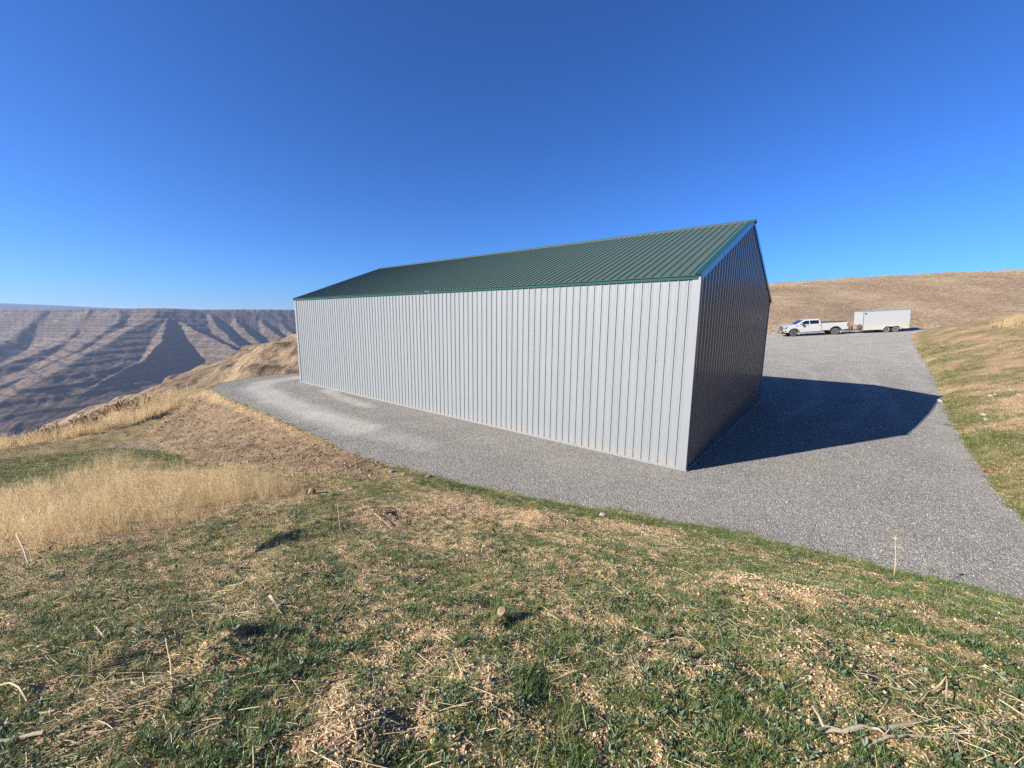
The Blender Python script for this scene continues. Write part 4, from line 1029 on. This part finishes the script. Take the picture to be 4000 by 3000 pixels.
rock('rock', 2203, 857, .24, .14, .11, M_ROCKP, 'pale stone at the right edge of the picture on the bank')
rock('rock', 2182, 843, .26, .13, .10, M_ROCKG, 'grey flat stone above the green strip on the right bank')
rock('rock', 2130, 885, .14, .09, .07, M_ROCKD, 'small dark stone above the white flat stone')
rock('rock', 2092, 873, .15, .09, .08, M_ROCKD, 'small dark stone in the bare soil of the right bank')
rock('rock', 2181, 1048, .06, .045, .035, M_ROCKP, 'small pale stone low on the right bank')
rock('rock', 1996, 787, .20, .14, .09, M_ROCKP, 'pale stone at the gravel edge below the green patch')
rock('soil_clod', 1085, 1342, .034, .040, .042, M_CLODM, 'upright lump of pale soil beside a small dark burrow', 'clod', sink=.1)
rock('soil_clod', 925, 1031, .075, .06, .05, M_CLODM, 'larger soil clod at the gravel edge by the dirt bank', 'clod')
rock('soil_clod', 872, 1028, .06, .05, .045, M_CLODM, 'smaller brown soil clod beside the larger one at the dirt bank foot', 'clod')
rock('soil_clod', 675, 1068, .08, .07, .07, M_CLODM, 'dark soil clod at the right end of the tall dry grass', 'clod', sink=.15)
rock('rock', 845, 1020, .07, .055, .045, M_ROCKG, 'grey brown stone at the top of the dirt bank foot')
# reddish twig litter low on the right bank
M_TWIG = plain('reddish_twig', (.17, .075, .045), .85, var=.3)
for (px, py, n, sp, lab) in ((2143, 1021, 26, .35, 'reddish heap of dry twigs on the right bank near the gravel edge'), (2072, 921, 26, .5, 'reddish twigs scattered along the gravel edge, upper heap')):
    p = at(px, py); mb = MB(); rng = random.Random(px)
    for k in range(n):
        x, y = rng.gauss(0, sp * .5), rng.gauss(0, sp * .35); a = rng.uniform(0, 6.28); l = rng.uniform(.08, .28); z = ground_z(p[0] + x, p[1] + y) - p[2] + .015
        mb.tube([(x, y, z), (x + l * .5 * math.cos(a), y + l * .5 * math.sin(a), z + rng.uniform(0, .05)), (x + l * math.cos(a + .3), y + l * math.sin(a + .3), z + rng.uniform(0, .04))], [.006, .005, .003], 4)
    o = mb.build('twig_heap', M_TWIG); o.location = p; tag(o, lab, 'twigs')

# one tree far off on the plateau rim
ft = at_depth(527, 665.4, 2450); fz = float(ft[2]) - 13
far_tree = empty('far_tree', (ft[0], ft[1], fz)); tag(far_tree, 'lone dark tree on the far canyon rim, left of the barn', 'tree')
M_FTREE = plain('far_tree_leaves', (.03, .04, .02), .9, var=.4)
MB().tube([(0, 0, -4), (0, 0, 5)], [.6, .4], 6).build('trunk', M_WOOD, far_tree)
mb = MB(); rg_ = random.Random(3)
for k in range(140):
    p = Vector((rg_.gauss(0, 1), rg_.gauss(0, 1), rg_.gauss(0, 1))).normalized() * rg_.uniform(.5, 1); c = Vector((p.x * 6.5, p.y * 6.5, 6 + p.z * 3.5)); u = Vector((rg_.gauss(0, 1), rg_.gauss(0, 1), rg_.gauss(0, 1))).normalized(); v_ = u.orthogonal().normalized()
    mb.add([c - u * 1.1, c + v_ * .8, c + u * 1.1, c - v_ * .8], [(0, 1, 2, 3)])
mb.build('crown', M_FTREE, far_tree)
DENS = 1.0
# ---------------------------------------------------------------- ground cover: grass, straw, clods, stones (stuff, instanced)
def cover_mat(name, stops, rough=.8, transl=.0, spec=.2):
    m = N(name); oi = m.n('ShaderNodeObjectInfo'); r = m.ramp(oi.outputs['Random'], stops)
    m.l(r.outputs[0], m.b.inputs['Base Color']); m.b.inputs['Roughness'].default_value = rough; m.b.inputs['Specular IOR Level'].default_value = spec
    if transl:
        tr = m.n('ShaderNodeBsdfTranslucent'); m.l(r.outputs[0], tr.inputs['Color']); mx = m.n('ShaderNodeMixShader', i_0=transl)
        m.l(m.b.outputs[0], mx.inputs[1]); m.l(tr.outputs[0], mx.inputs[2]); m.l(mx.outputs[0], m.t.nodes['Material Output'].inputs['Surface'])
    return m.m
M_GRASS = cover_mat('short_green_grass', [(0, (.042, .078, .016)), (.45, (.085, .140, .028)), (.78, (.14, .185, .042)), (1, (.36, .31, .13))], .55, .25, .35)
M_WEED = cover_mat('broadleaf_weed', [(0, (.05, .085, .038)), (.6, (.09, .135, .06)), (1, (.17, .21, .12))], .5, .2, .4)
M_STRAW = cover_mat('straw_litter', [(0, (.33, .24, .13)), (.5, (.50, .38, .21)), (1, (.60, .475, .28))], .75, .0, .3)
M_CLOD = cover_mat('dry_clods', [(0, (.33, .22, .118)), (.5, (.55, .385, .218)), (1, (.62, .46, .275))], .95)
M_STONE = cover_mat('crushed_stones', [(0, (.14, .128, .11)), (.4, (.24, .221, .19)), (.8, (.325, .299, .257)), (1, (.42, .387, .333))], .85)
M_TUSS = cover_mat('dull_tussocks', [(0, (.20, .14, .09)), (.6, (.29, .21, .13)), (1, (.38, .29, .18))], .8, .2, .15)
M_TALL = cover_mat('cured_tall_grass', [(0, (.40, .29, .155)), (.5, (.57, .43, .23)), (1, (.70, .56, .335))], .7, .5, .25)
M_BROWNW = cover_mat('red_brown_weeds', [(0, (.12, .055, .035)), (1, (.24, .125, .07))], .85)

def proto(name, mb, mat):
    me = bpy.data.meshes.new(name); me.from_pydata(mb.v, [], mb.f); me.update(); me.materials.append(mat)
    return bpy.data.objects.new(name, me)
def blade(mb, x, y, h, wd, az_, lean, segs=3, curl=1.0):
    pts = []
    for i in range(segs + 1):
        t = i / segs; r = lean * h * (t ** (1 + curl * .6)); z = h * t * (1 - .25 * lean * t)
        pts.append((x + r * math.cos(az_), y + r * math.sin(az_), z, wd * (1 - t ** 1.6) + wd * .08))
    px_, py_ = -math.sin(az_), math.cos(az_); v = []
    for a, b, c, ww in pts: v += [(a - px_ * ww / 2, b - py_ * ww / 2, c), (a + px_ * ww / 2, b + py_ * ww / 2, c)]
    mb.add(v, [(2 * i, 2 * i + 1, 2 * i + 3, 2 * i + 2) for i in range(segs)])
def tuft(n, h0, h1, w0, w1, spread, lean, rng, segs=3):
    mb = MB()
    for k in range(n):
        a = rng.uniform(0, 6.28); r = spread * math.sqrt(rng.random())
        blade(mb, r * math.cos(a), r * math.sin(a), rng.uniform(h0, h1), rng.uniform(w0, w1), a + rng.uniform(-1, 1), rng.uniform(*lean), segs)
    return mb
def leaf_plant(rng, n):
    mb = MB()
    for k in range(n):
        a = rng.uniform(0, 6.28); l = rng.uniform(.014, .03); ww = l * rng.uniform(.4, .65); e = rng.uniform(.1, .8); b = rng.uniform(.004, .018); hz_ = rng.uniform(.006, .03)
        c, s = math.cos(a), math.sin(a)
        pts = [(b, 0, hz_ * .6), (b + l * .35, ww / 2, hz_ + l * .35 * e), (b + l * .8, ww * .35, hz_ + l * .75 * e), (b + l, 0, hz_ + l * .85 * e), (b + l * .8, -ww * .35, hz_ + l * .75 * e), (b + l * .35, -ww / 2, hz_ + l * .35 * e)]
        mb.add([(x * c - y * s, x * s + y * c, z) for x, y, z in pts], [(0, 1, 2, 3), (0, 3, 4, 5)])
    return mb
def lump(rng, chips, sub=1, jit=.12):
    bm = bmesh.new(); bmesh.ops.create_icosphere(bm, subdivisions=sub, radius=1.0)
    offs = [(Vector((rng.gauss(0, 1), rng.gauss(0, 1), rng.gauss(0, 1))).normalized(), rng.uniform(.4, .8)) for _ in range(chips)]
    sc = (rng.uniform(.7, 1.2), rng.uniform(.6, 1.0), rng.uniform(.5, .9))
    mb = MB(); bm.verts.ensure_lookup_table()
    for v in bm.verts:
        for nrm, d in offs:
            t = v.co.dot(nrm) - d
            if t > 0: v.co -= nrm * t
        v.co *= 1 + rng.uniform(-jit, jit)
    mb.add([(v.co.x * sc[0], v.co.y * sc[1], v.co.z * sc[2]) for v in bm.verts], [tuple(x.index for x in f.verts) for f in bm.faces]); bm.free(); return mb
def straw_bit(rng, l, wd):
    mb = MB(); n = 4; P = []; bend = rng.uniform(-.25, .25); arch = rng.uniform(0, .12)
    for i in range(n + 1):
        t = i / n - .5; P.append((t * l, bend * l * (t * t - .1), .004 + arch * l * (.25 - t * t) * 4 * .3))
    return mb.tube(P, [wd * .5, wd * .55, wd * .5, wd * .45, wd * .3], 4, cap=False)
def tall_tuft(rng, n, h0, h1, spread, heads=True, wd=(.0022, .004)):
    mb = MB()
    for k in range(n):
        a = rng.uniform(0, 6.28); r = spread * math.sqrt(rng.random()); h = rng.uniform(h0, h1); ln = rng.uniform(.05, .38); x, y = r * math.cos(a), r * math.sin(a); az_ = a + rng.uniform(-1.2, 1.2)
        blade(mb, x, y, h, rng.uniform(*wd), az_, ln, 4)
        if heads and rng.random() < .75:
            tx, ty, tz = x + ln * h * math.cos(az_), y + ln * h * math.sin(az_), h * (1 - .25 * ln)
            for q in range(5):
                aa = rng.uniform(0, 6.28); o = .5 + .5 * q / 5; bx, by, bz = x + (tx - x) * o ** 1.6, y + (ty - y) * o ** 1.6, tz * (.74 + .26 * q / 5)
                blade_l = rng.uniform(.03, .07); mb.add([(bx, by, bz), (bx + .006 * math.cos(aa), by + .006 * math.sin(aa), bz + blade_l * .4), (bx + blade_l * .4 * math.cos(aa), by + blade_l * .4 * math.sin(aa), bz + blade_l)], [(0, 1, 2)])
    return mb
def weed_bush(rng, h):
    mb = MB()
    for k in range(9):
        a = rng.uniform(0, 6.28); e = rng.uniform(.6, 1.4); d = Vector((math.cos(a) * math.cos(e), math.sin(a) * math.cos(e), math.sin(e))); l = h * rng.uniform(.6, 1.0); p0 = Vector((rng.uniform(-.04, .04), rng.uniform(-.04, .04), 0)); p1 = p0 + d * l
        mb.tube([p0, p0.lerp(p1, .5) + Vector((0, 0, .03)), p1], [.006, .005, .003], 4, cap=False)
        for q in range(10):
            t = rng.uniform(.35, 1.05); c = p0.lerp(p1, t); s_ = rng.uniform(.015, .04); u = Vector((rng.gauss(0, 1), rng.gauss(0, 1), rng.gauss(0, 1))).normalized(); v_ = u.orthogonal().normalized()
            mb.add([c - u * s_, c + v_ * s_ * .6, c + u * s_, c - v_ * s_ * .6], [(0, 1, 2, 3)])
    return mb

def scatter(name, x, y, z, rot, scl, protos, label=None, cat=None):
    col = bpy.data.collections.new(name + '_kinds')
    for p in protos: col.objects.link(p)
    n = len(x); me = np_mesh(name, np.stack([x, y, z], 1), np.zeros((0, 3), np.int32), None, False, {'rot': ('FLOAT_VECTOR', rot), 'scl': ('FLOAT', scl), 'pick': ('INT', RNG.integers(0, len(protos), n))})
    o = mesh_obj(name, me); g = bpy.data.node_groups.new(name, 'GeometryNodeTree')
    g.interface.new_socket('Geometry', in_out='INPUT', socket_type='NodeSocketGeometry'); g.interface.new_socket('Geometry', in_out='OUTPUT', socket_type='NodeSocketGeometry')
    gi = g.nodes.new('NodeGroupInput'); go = g.nodes.new('NodeGroupOutput'); ip = g.nodes.new('GeometryNodeInstanceOnPoints'); ci = g.nodes.new('GeometryNodeCollectionInfo')
    ci.inputs['Collection'].default_value = col; ci.inputs['Separate Children'].default_value = True; ci.inputs['Reset Children'].default_value = True
    def na(nm, ty):
        a = g.nodes.new('GeometryNodeInputNamedAttribute'); a.data_type = ty; a.inputs['Name'].default_value = nm; return a.outputs['Attribute']
    mp = g.nodes.new('GeometryNodeMeshToPoints'); g.links.new(gi.outputs[0], mp.inputs['Mesh'])
    g.links.new(mp.outputs[0], ip.inputs['Points']); g.links.new(ci.outputs[0], ip.inputs['Instance']); ip.inputs['Pick Instance'].default_value = True
    g.links.new(na('pick', 'INT'), ip.inputs['Instance Index']); g.links.new(na('rot', 'FLOAT_VECTOR'), ip.inputs['Rotation']); g.links.new(na('scl', 'FLOAT'), ip.inputs['Scale'])
    g.links.new(ip.outputs[0], go.inputs[0])
    md = o.modifiers.new('cover', 'NODES'); md.node_group = g
    tag(o, label, cat, None, 'stuff'); return o

def sample(n, r0, r1, a0, a1, power):
    """points in a sector; areal density falls off as r**-power"""
    e = 2 - power; u = RNG.random(n); r = (r0 ** e + u * (r1 ** e - r0 ** e)) ** (1 / e); a = np.radians(a0 + (a1 - a0) * RNG.random(n))
    return r * np.sin(a), r * np.cos(a)
def in_box(poly, n):
    P = np.array(poly); lo, hi = P.min(0) - .3, P.max(0) + .3; return lo[0] + RNG.random(n) * (hi[0] - lo[0]), lo[1] + RNG.random(n) * (hi[1] - lo[1])
def zrot(n, tilt=.15): return np.stack([RNG.normal(0, tilt, n), RNG.normal(0, tilt, n), RNG.random(n) * 6.283], 1)
def on_land(x, y): return full_land(x, y)
rg = random.Random(5)
# short green grass -------------------------------------------------------
x, y = sample(int(530000 * DENS), 0.9, 34, -74, 74, 1.30)
z, sd, past, dn, dr = on_land(x, y); g = greenness(x, y, sd, past, dn, dr)
edge = sd + edge_noise(x, y)
clump = fbm(x / .16, y / .16, 3, 901)
keep = ((edge > -.02) | ((edge > -.45) & (RNG.random(len(x)) < .10 * np.exp(edge / .2)))) & (RNG.random(len(x)) < np.clip((g - .22) * 1.25 + .25 * clump, 0.03, 1)) & (past < .5)
x, y, z, g = x[keep], y[keep], z[keep], g[keep]; r = np.hypot(x, y)
kinds = [proto('grass_tuft', tuft(9, .012, .042, .0016, .0032, .030, (.4, 1.5), rg), M_GRASS) for _ in range(5)] + [proto('grass_tuft', tuft(6, .02, .065, .0015, .0028, .022, (.4, 1.3), rg), M_GRASS) for _ in range(2)]
scatter('short_grass', x, y, z - .004, zrot(len(x), .25), (.55 + .55 * g) * RNG.uniform(.7, 1.25, len(x)) * (1 + .06 * np.clip(r - 3, 0, 14)), kinds, 'short dark green grass sprouting in patches over the bank', 'grass')
x, y = sample(int(90000 * DENS), 9, 48, 26, 72, 1.1)
z, sd, past, dn, dr = on_land(x, y); g = greenness(x, y, sd, past, dn, dr)
keep = (sd > .02) & (dr < dn) & (.36 * x + .93 * y < 60) & (RNG.random(len(x)) < np.clip((g - .30) * 1.3, .02, 1)); x, y, z = x[keep], y[keep], z[keep]; r = np.hypot(x, y)
M_GRASS2 = cover_mat('thin_bank_grass', [(0, (.055, .085, .022)), (.4, (.10, .14, .035)), (.75, (.20, .19, .07)), (1, (.40, .32, .16))], .6, .25, .3)
scatter('bank_grass', x, y, z - .004, zrot(len(x), .25), RNG.uniform(.9, 1.7, len(x)) * (1 + .03 * (r - 9)), [proto('bank_tuft', tuft(8, .015, .055, .003, .006, .05, (.4, 1.4), rg), M_GRASS2) for _ in range(4)], 'thin green and straw coloured grass on the bank at right', 'grass')
# broad leaves
x, y = sample(int(33000 * DENS), 0.9, 14, -74, 74, 1.5)
z, sd, past, dn, dr = on_land(x, y); g = greenness(x, y, sd, past, dn, dr)
keep = (sd > .1) & (RNG.random(len(x)) < np.clip((g - .25) * 1.1 + .6 * fbm(x / .5, y / .5, 2, 905), 0, 1)); x, y, z = x[keep], y[keep], z[keep]
scatter('leafy_weeds', x, y, z, zrot(len(x), .2), RNG.uniform(.4, 1.05, len(x)), [proto('leafy_weed', leaf_plant(rg, rg.randint(5, 9)), M_WEED) for _ in range(6)], 'small broadleaf weeds among the grass', 'weeds')
# straw litter
x, y = sample(int(130000 * DENS), 0.9, 26, -74, 74, 1.35)
z, sd, past, dn, dr = on_land(x, y)
keep = (sd > .02) & (past < .3) & (RNG.random(len(x)) < np.clip(.34 + .9 * fbm(x / .9, y / .9, 3, 911) + .35 * sstep(-.5, -3, x) * (np.hypot(x, y) < 8) - .0 * x, .04, 1)) & (poly_sd(x, y, FILL) > .2)
x, y, z = x[keep], y[keep], z[keep]; n = len(x)
heap = at(556, 1322); hx = RNG.normal(heap[0], .13, int(420)); hy = RNG.normal(heap[1], .06, 420); hzz = on_land(hx, hy)[0] + RNG.random(420) * .03
h2 = at(2090, 1600); ax_ = RNG.normal(h2[0], .16, 260); ay_ = RNG.normal(h2[1], .10, 260); azz = on_land(ax_, ay_)[0] + RNG.random(260) * .02
h3 = at(300, 1500); bx_ = RNG.normal(h3[0], .14, 420); by_ = RNG.normal(h3[1], .10, 420); bzz = on_land(bx_, by_)[0] + RNG.random(420) * .02
x = np.concatenate([x, hx, ax_, bx_]); y = np.concatenate([y, hy, ay_, by_]); z = np.concatenate([z, hzz, azz, bzz]); n2 = len(x)
rot = np.stack([RNG.normal(0, .2, n2), RNG.normal(0, .22, n2), np.where(RNG.random(n2) < .55, RNG.normal(.45, .45, n2), RNG.random(n2) * 6.283)], 1)
bits = [proto('straw', straw_bit(rg, l, wd), M_STRAW) for l, wd in ((.02, .0022), (.03, .0024), (.04, .0026), (.06, .0026), (.08, .0028), (.15, .0030), (.035, .004))]
scatter('straw_litter', x, y, z + .006, rot, RNG.uniform(.6, 1.3, n2) * (1 + .03 * np.clip(np.hypot(x, y) - 4, 0, 12)), bits, 'pale straw litter strewn over the bank', 'straw')
# clods and crumbs of dry soil
x, y = sample(int(560000 * DENS), 0.9, 30, -74, 74, 1.35)
z, sd, past, dn, dr = on_land(x, y); g = greenness(x, y, sd, past, dn, dr)
keep = (sd > -.05) & (past < .4) & (poly_sd(x, y, FILL) > -.3 * RNG.random(len(x))) & (RNG.random(len(x)) < np.clip(.95 - 1.0 * g + .4 * fbm(x / .4, y / .4, 2, 915), .05, 1)); x, y, z = x[keep], y[keep], z[keep]; n = len(x); r = np.hypot(x, y)
sc = .0046 * np.exp(RNG.normal(0, .42, n)) * (1 + .08 * np.clip(r - 2.5, 0, 14)); sc = np.minimum(sc, np.where(RNG.random(n) < .02, .022, .013))
scatter('soil_crumbs', x, y, z + sc * .25, RNG.random((n, 3)) * 6.283, sc, [proto('soil_crumb', lump(rg, 3, 1, .2), M_CLOD) for _ in range(6)], 'crumbs and clods of dry tan soil', 'soil')
x, y = in_box(FILL, int(33000 * DENS)); f_ = poly_sd(x, y, FILL); z, sd, past, dn, dr = on_land(x, y)
keep = (f_ < .3) & (sd > .05) & (past <= 0); x, y, z = x[keep], y[keep], z[keep]; n = len(x); sc = .013 * np.exp(RNG.normal(0, .5, n))
M_CLOD2 = cover_mat('brown_clods', [(0, (.17, .115, .068)), (.5, (.27, .19, .115)), (1, (.38, .28, .175))], .95)
scatter('fill_clods', x, y, z + sc * .2, RNG.random((n, 3)) * 6.283, np.minimum(sc, .05), [proto('fill_clod', lump(rg, 3, 1, .22), M_CLOD2) for _ in range(5)], 'brown clods on the graded dirt slope below the yard', 'soil')
# crushed stone on the yard
x, y = sample(int(350000 * DENS), 5.0, 40, -44, 66, 1.55)
sd0 = poly_sd(x, y, YARD); bx, by = (x - BN[0]), (y - BN[1]); lx = bx * math.cos(BYAW) + by * math.sin(BYAW); ly = -bx * math.sin(BYAW) + by * math.cos(BYAW)
keep = (sd0 + edge_noise(x, y) < .03 + .22 * RNG.random(len(x)) ** 3) & ~((lx > -.04) & (lx < BW) & (ly > -.04) & (ly < BL)); x, y = x[keep], y[keep]
tk = gravel_tracks(x, y); keep = RNG.random(len(x)) < np.clip(1 - .85 * tk, .08, 1); x, y = x[keep], y[keep]
z = on_land(x, y)[0]; n = len(x); r = np.hypot(x, y)
sc = .0068 * np.exp(RNG.normal(0, .34, n)) * (1 + .022 * np.clip(r - 7, 0, 30))
scatter('gravel_stones', x, y, z + sc * .2, RNG.random((n, 3)) * 6.283, sc, [proto('gravel_stone', lump(rg, 6, 1, .08), M_STONE) for _ in range(7)], 'grey crushed stone covering the yard', 'gravel')
# tall cured grass --------------------------------------------------------
def in_area(poly, dens, grow=0.0):
    P = np.array(poly); lo, hi = P.min(0) - .3, P.max(0) + .3; n = int((hi - lo).prod() * dens); x = lo[0] + RNG.random(n) * (hi[0] - lo[0]); y = lo[1] + RNG.random(n) * (hi[1] - lo[1])
    s = poly_sd(x, y, poly); k = (s < grow + .18 * fbm(x / .6, y / .6, 3, 931)); return x[k], y[k], s[k]
tx, ty, ts = in_area(TALL, 75 * DENS); t2x, t2y, t2s = in_area(TALL2, 60 * DENS)
x = np.concatenate([tx, t2x]); y = np.concatenate([ty, t2y]); s_ = np.concatenate([ts, t2s]); z = on_land(x, y)[0]
hs_ = .88 * (.55 + .45 * sstep(.05, -.7, s_)) * (1 + .5 * fbm(x / .7, y / .7, 3, 935)) * RNG.uniform(.55, 1.2, len(x))
kp = RNG.random(len(x)) < np.clip(.95 + 1.1 * fbm(x / .55, y / .55, 3, 936), .15, 1); x, y, z, hs_ = x[kp], y[kp], z[kp], hs_[kp]
scatter('tall_dry_grass', x, y, z - .01, zrot(len(x), .30), hs_, [proto('tall_grass', tall_tuft(rg, 18, .24, .64, .09), M_TALL) for _ in range(6)], 'tall cured straw coloured grass on the left of the bank', 'dry grass')
# sparse dry tufts in the edge of it and over the lower bench
x, y = sample(int(2600 * DENS), 3, 26, -58, -8, 1.0)
z, sd, past, dn, dr = on_land(x, y); tt = poly_sd(x, y, TALL); keep = (sd > .3) & (past < .2) & (RNG.random(len(x)) < np.clip(.9 * np.exp(-np.maximum(tt, 0) / .5) + .10 * (fbm(x / .8, y / .8, 2, 937) > .1), 0, 1)) & (poly_sd(x, y, FILL) > .1); x, y, z = x[keep], y[keep], z[keep]
scatter('dry_grass_tufts', x, y, z - .01, zrot(len(x), .25), RNG.uniform(.3, .75, len(x)), [proto('dry_tuft', tall_tuft(rg, 14, .15, .45, .06), M_TALL) for _ in range(4)], 'sparse dry grass tufts around the tall grass', 'dry grass')
# bunch grass and brown weeds beyond the shoulder
x, y = sample(int(34000 * DENS), 15, 62, -58, -20, .8)
z, sd, past, dn, dr = on_land(x, y); keep = (past > .05) & (past < 7) & (RNG.random(len(x)) < .9 * np.exp(-past / 2.5) * sstep(-38.5, -42, np.degrees(np.arctan2(x, y)))); x, y, z, past = x[keep], y[keep], z[keep], past[keep]
scatter('shoulder_grass', x, y, z - .02, zrot(len(x), .2), RNG.uniform(.6, 1.15, len(x)) * (1 + .3 * fbm(x / 2, y / 2, 2, 941)), [proto('bunch_grass', tall_tuft(rg, 18, .25, .60, .12, True, (.005, .009)), M_TALL) for _ in range(4)], 'tan bunch grass along the edge of the drop', 'dry grass')
x, y = sample(int(3000 * DENS), 17, 60, -60, -36, .8)
z, sd, past, dn, dr = on_land(x, y); az_ = np.degrees(np.arctan2(x, y)); keep = (past > 1.6) & (past < 14) & (RNG.random(len(x)) < np.clip(.6 + .9 * fbm(x / 2.5, y / 2.5, 2, 945), 0, 1) * sstep(-41, -45, az_)); x, y, z = x[keep], y[keep], z[keep]
scatter('brown_weeds', x, y, z - .02, zrot(len(x), .15), RNG.uniform(.7, 1.3, len(x)), [proto('brown_weed', weed_bush(rg, .55), M_BROWNW) for _ in range(5)], 'red brown dead weeds on the slope beyond the bench', 'weeds')
# pasture tussocks on the hill and the right bank
x, y = sample(int(42000 * DENS), 30, 190, 22, 56, 1.1)
z, sd, past, dn, dr = on_land(x, y); t = .36 * x + .93 * y - 60; keep = (sd > .5) & (t > 1.5) & (RNG.random(len(x)) < np.clip(.45 + .9 * fbm(x / 7, y / 7, 3, 951), .05, 1)); x, y, z = x[keep], y[keep], z[keep]; r = np.hypot(x, y)
scatter('pasture_tussocks', x, y, z - .02, zrot(len(x), .2), RNG.uniform(.5, 1.1, len(x)) * (.7 + r / 160), [proto('tussock', tall_tuft(rg, 14, .10, .26, .16, False, (.012, .02)), M_TUSS) for _ in range(4)], 'dry tussocks over the brown hillside', 'dry grass')
# tall grass on the brow of the right bank
p = at(2218, 700); n = int(420 * DENS); x = RNG.normal(p[0] + .8, .75, n); y = RNG.normal(p[1] + .3, .8, n); z = on_land(x, y)[0]
scatter('brow_grass', x, y, z - .02, zrot(n, .15), RNG.uniform(.7, 1.2, n), [proto('brow_tuft', tall_tuft(rg, 18, .35, .8, .12, True, (.006, .01)), M_TALL) for _ in range(3)], 'tall pale grass on the brow of the right bank', 'dry grass')
# trees in the valley bottom
M_VTREE = cover_mat('valley_trees', [(0, (.028, .042, .020)), (1, (.060, .075, .032))], .9)
x, y = sample(420, 800, 1150, -58, -44, .5); z = z_canyon(x, y)[0]; keep = z < FLOOR_Z + 26; x, y, z = x[keep], y[keep], z[keep]
if len(x): scatter('valley_trees', x, y, z, zrot(len(x), .05), RNG.uniform(2.5, 6.5, len(x)), [proto('valley_tree', lump(rg, 2, 2, .22), M_VTREE) for _ in range(4)], 'dark trees along the far valley bottom', 'trees')
HAZE = 7.5e-5
# ---------------------------------------------------------------- air
hz = MB().box(-17500, 17500, -17500, 17500, -330, 150)
hm = bpy.data.materials.new('pale_air'); hm.use_nodes = True; ht = hm.node_tree
for nd in list(ht.nodes):
    if nd.type == 'BSDF_PRINCIPLED': ht.nodes.remove(nd)
hv = ht.nodes.new('ShaderNodeVolumePrincipled'); hv.inputs['Color'].default_value = (.55, .70, 1.0, 1); hv.inputs['Density'].default_value = HAZE; hv.inputs['Anisotropy'].default_value = 0.2
ht.links.new(hv.outputs[0], [n for n in ht.nodes if n.type == 'OUTPUT_MATERIAL'][0].inputs['Volume'])
ho = hz.build('haze', hm); tag(ho, kind='stuff')
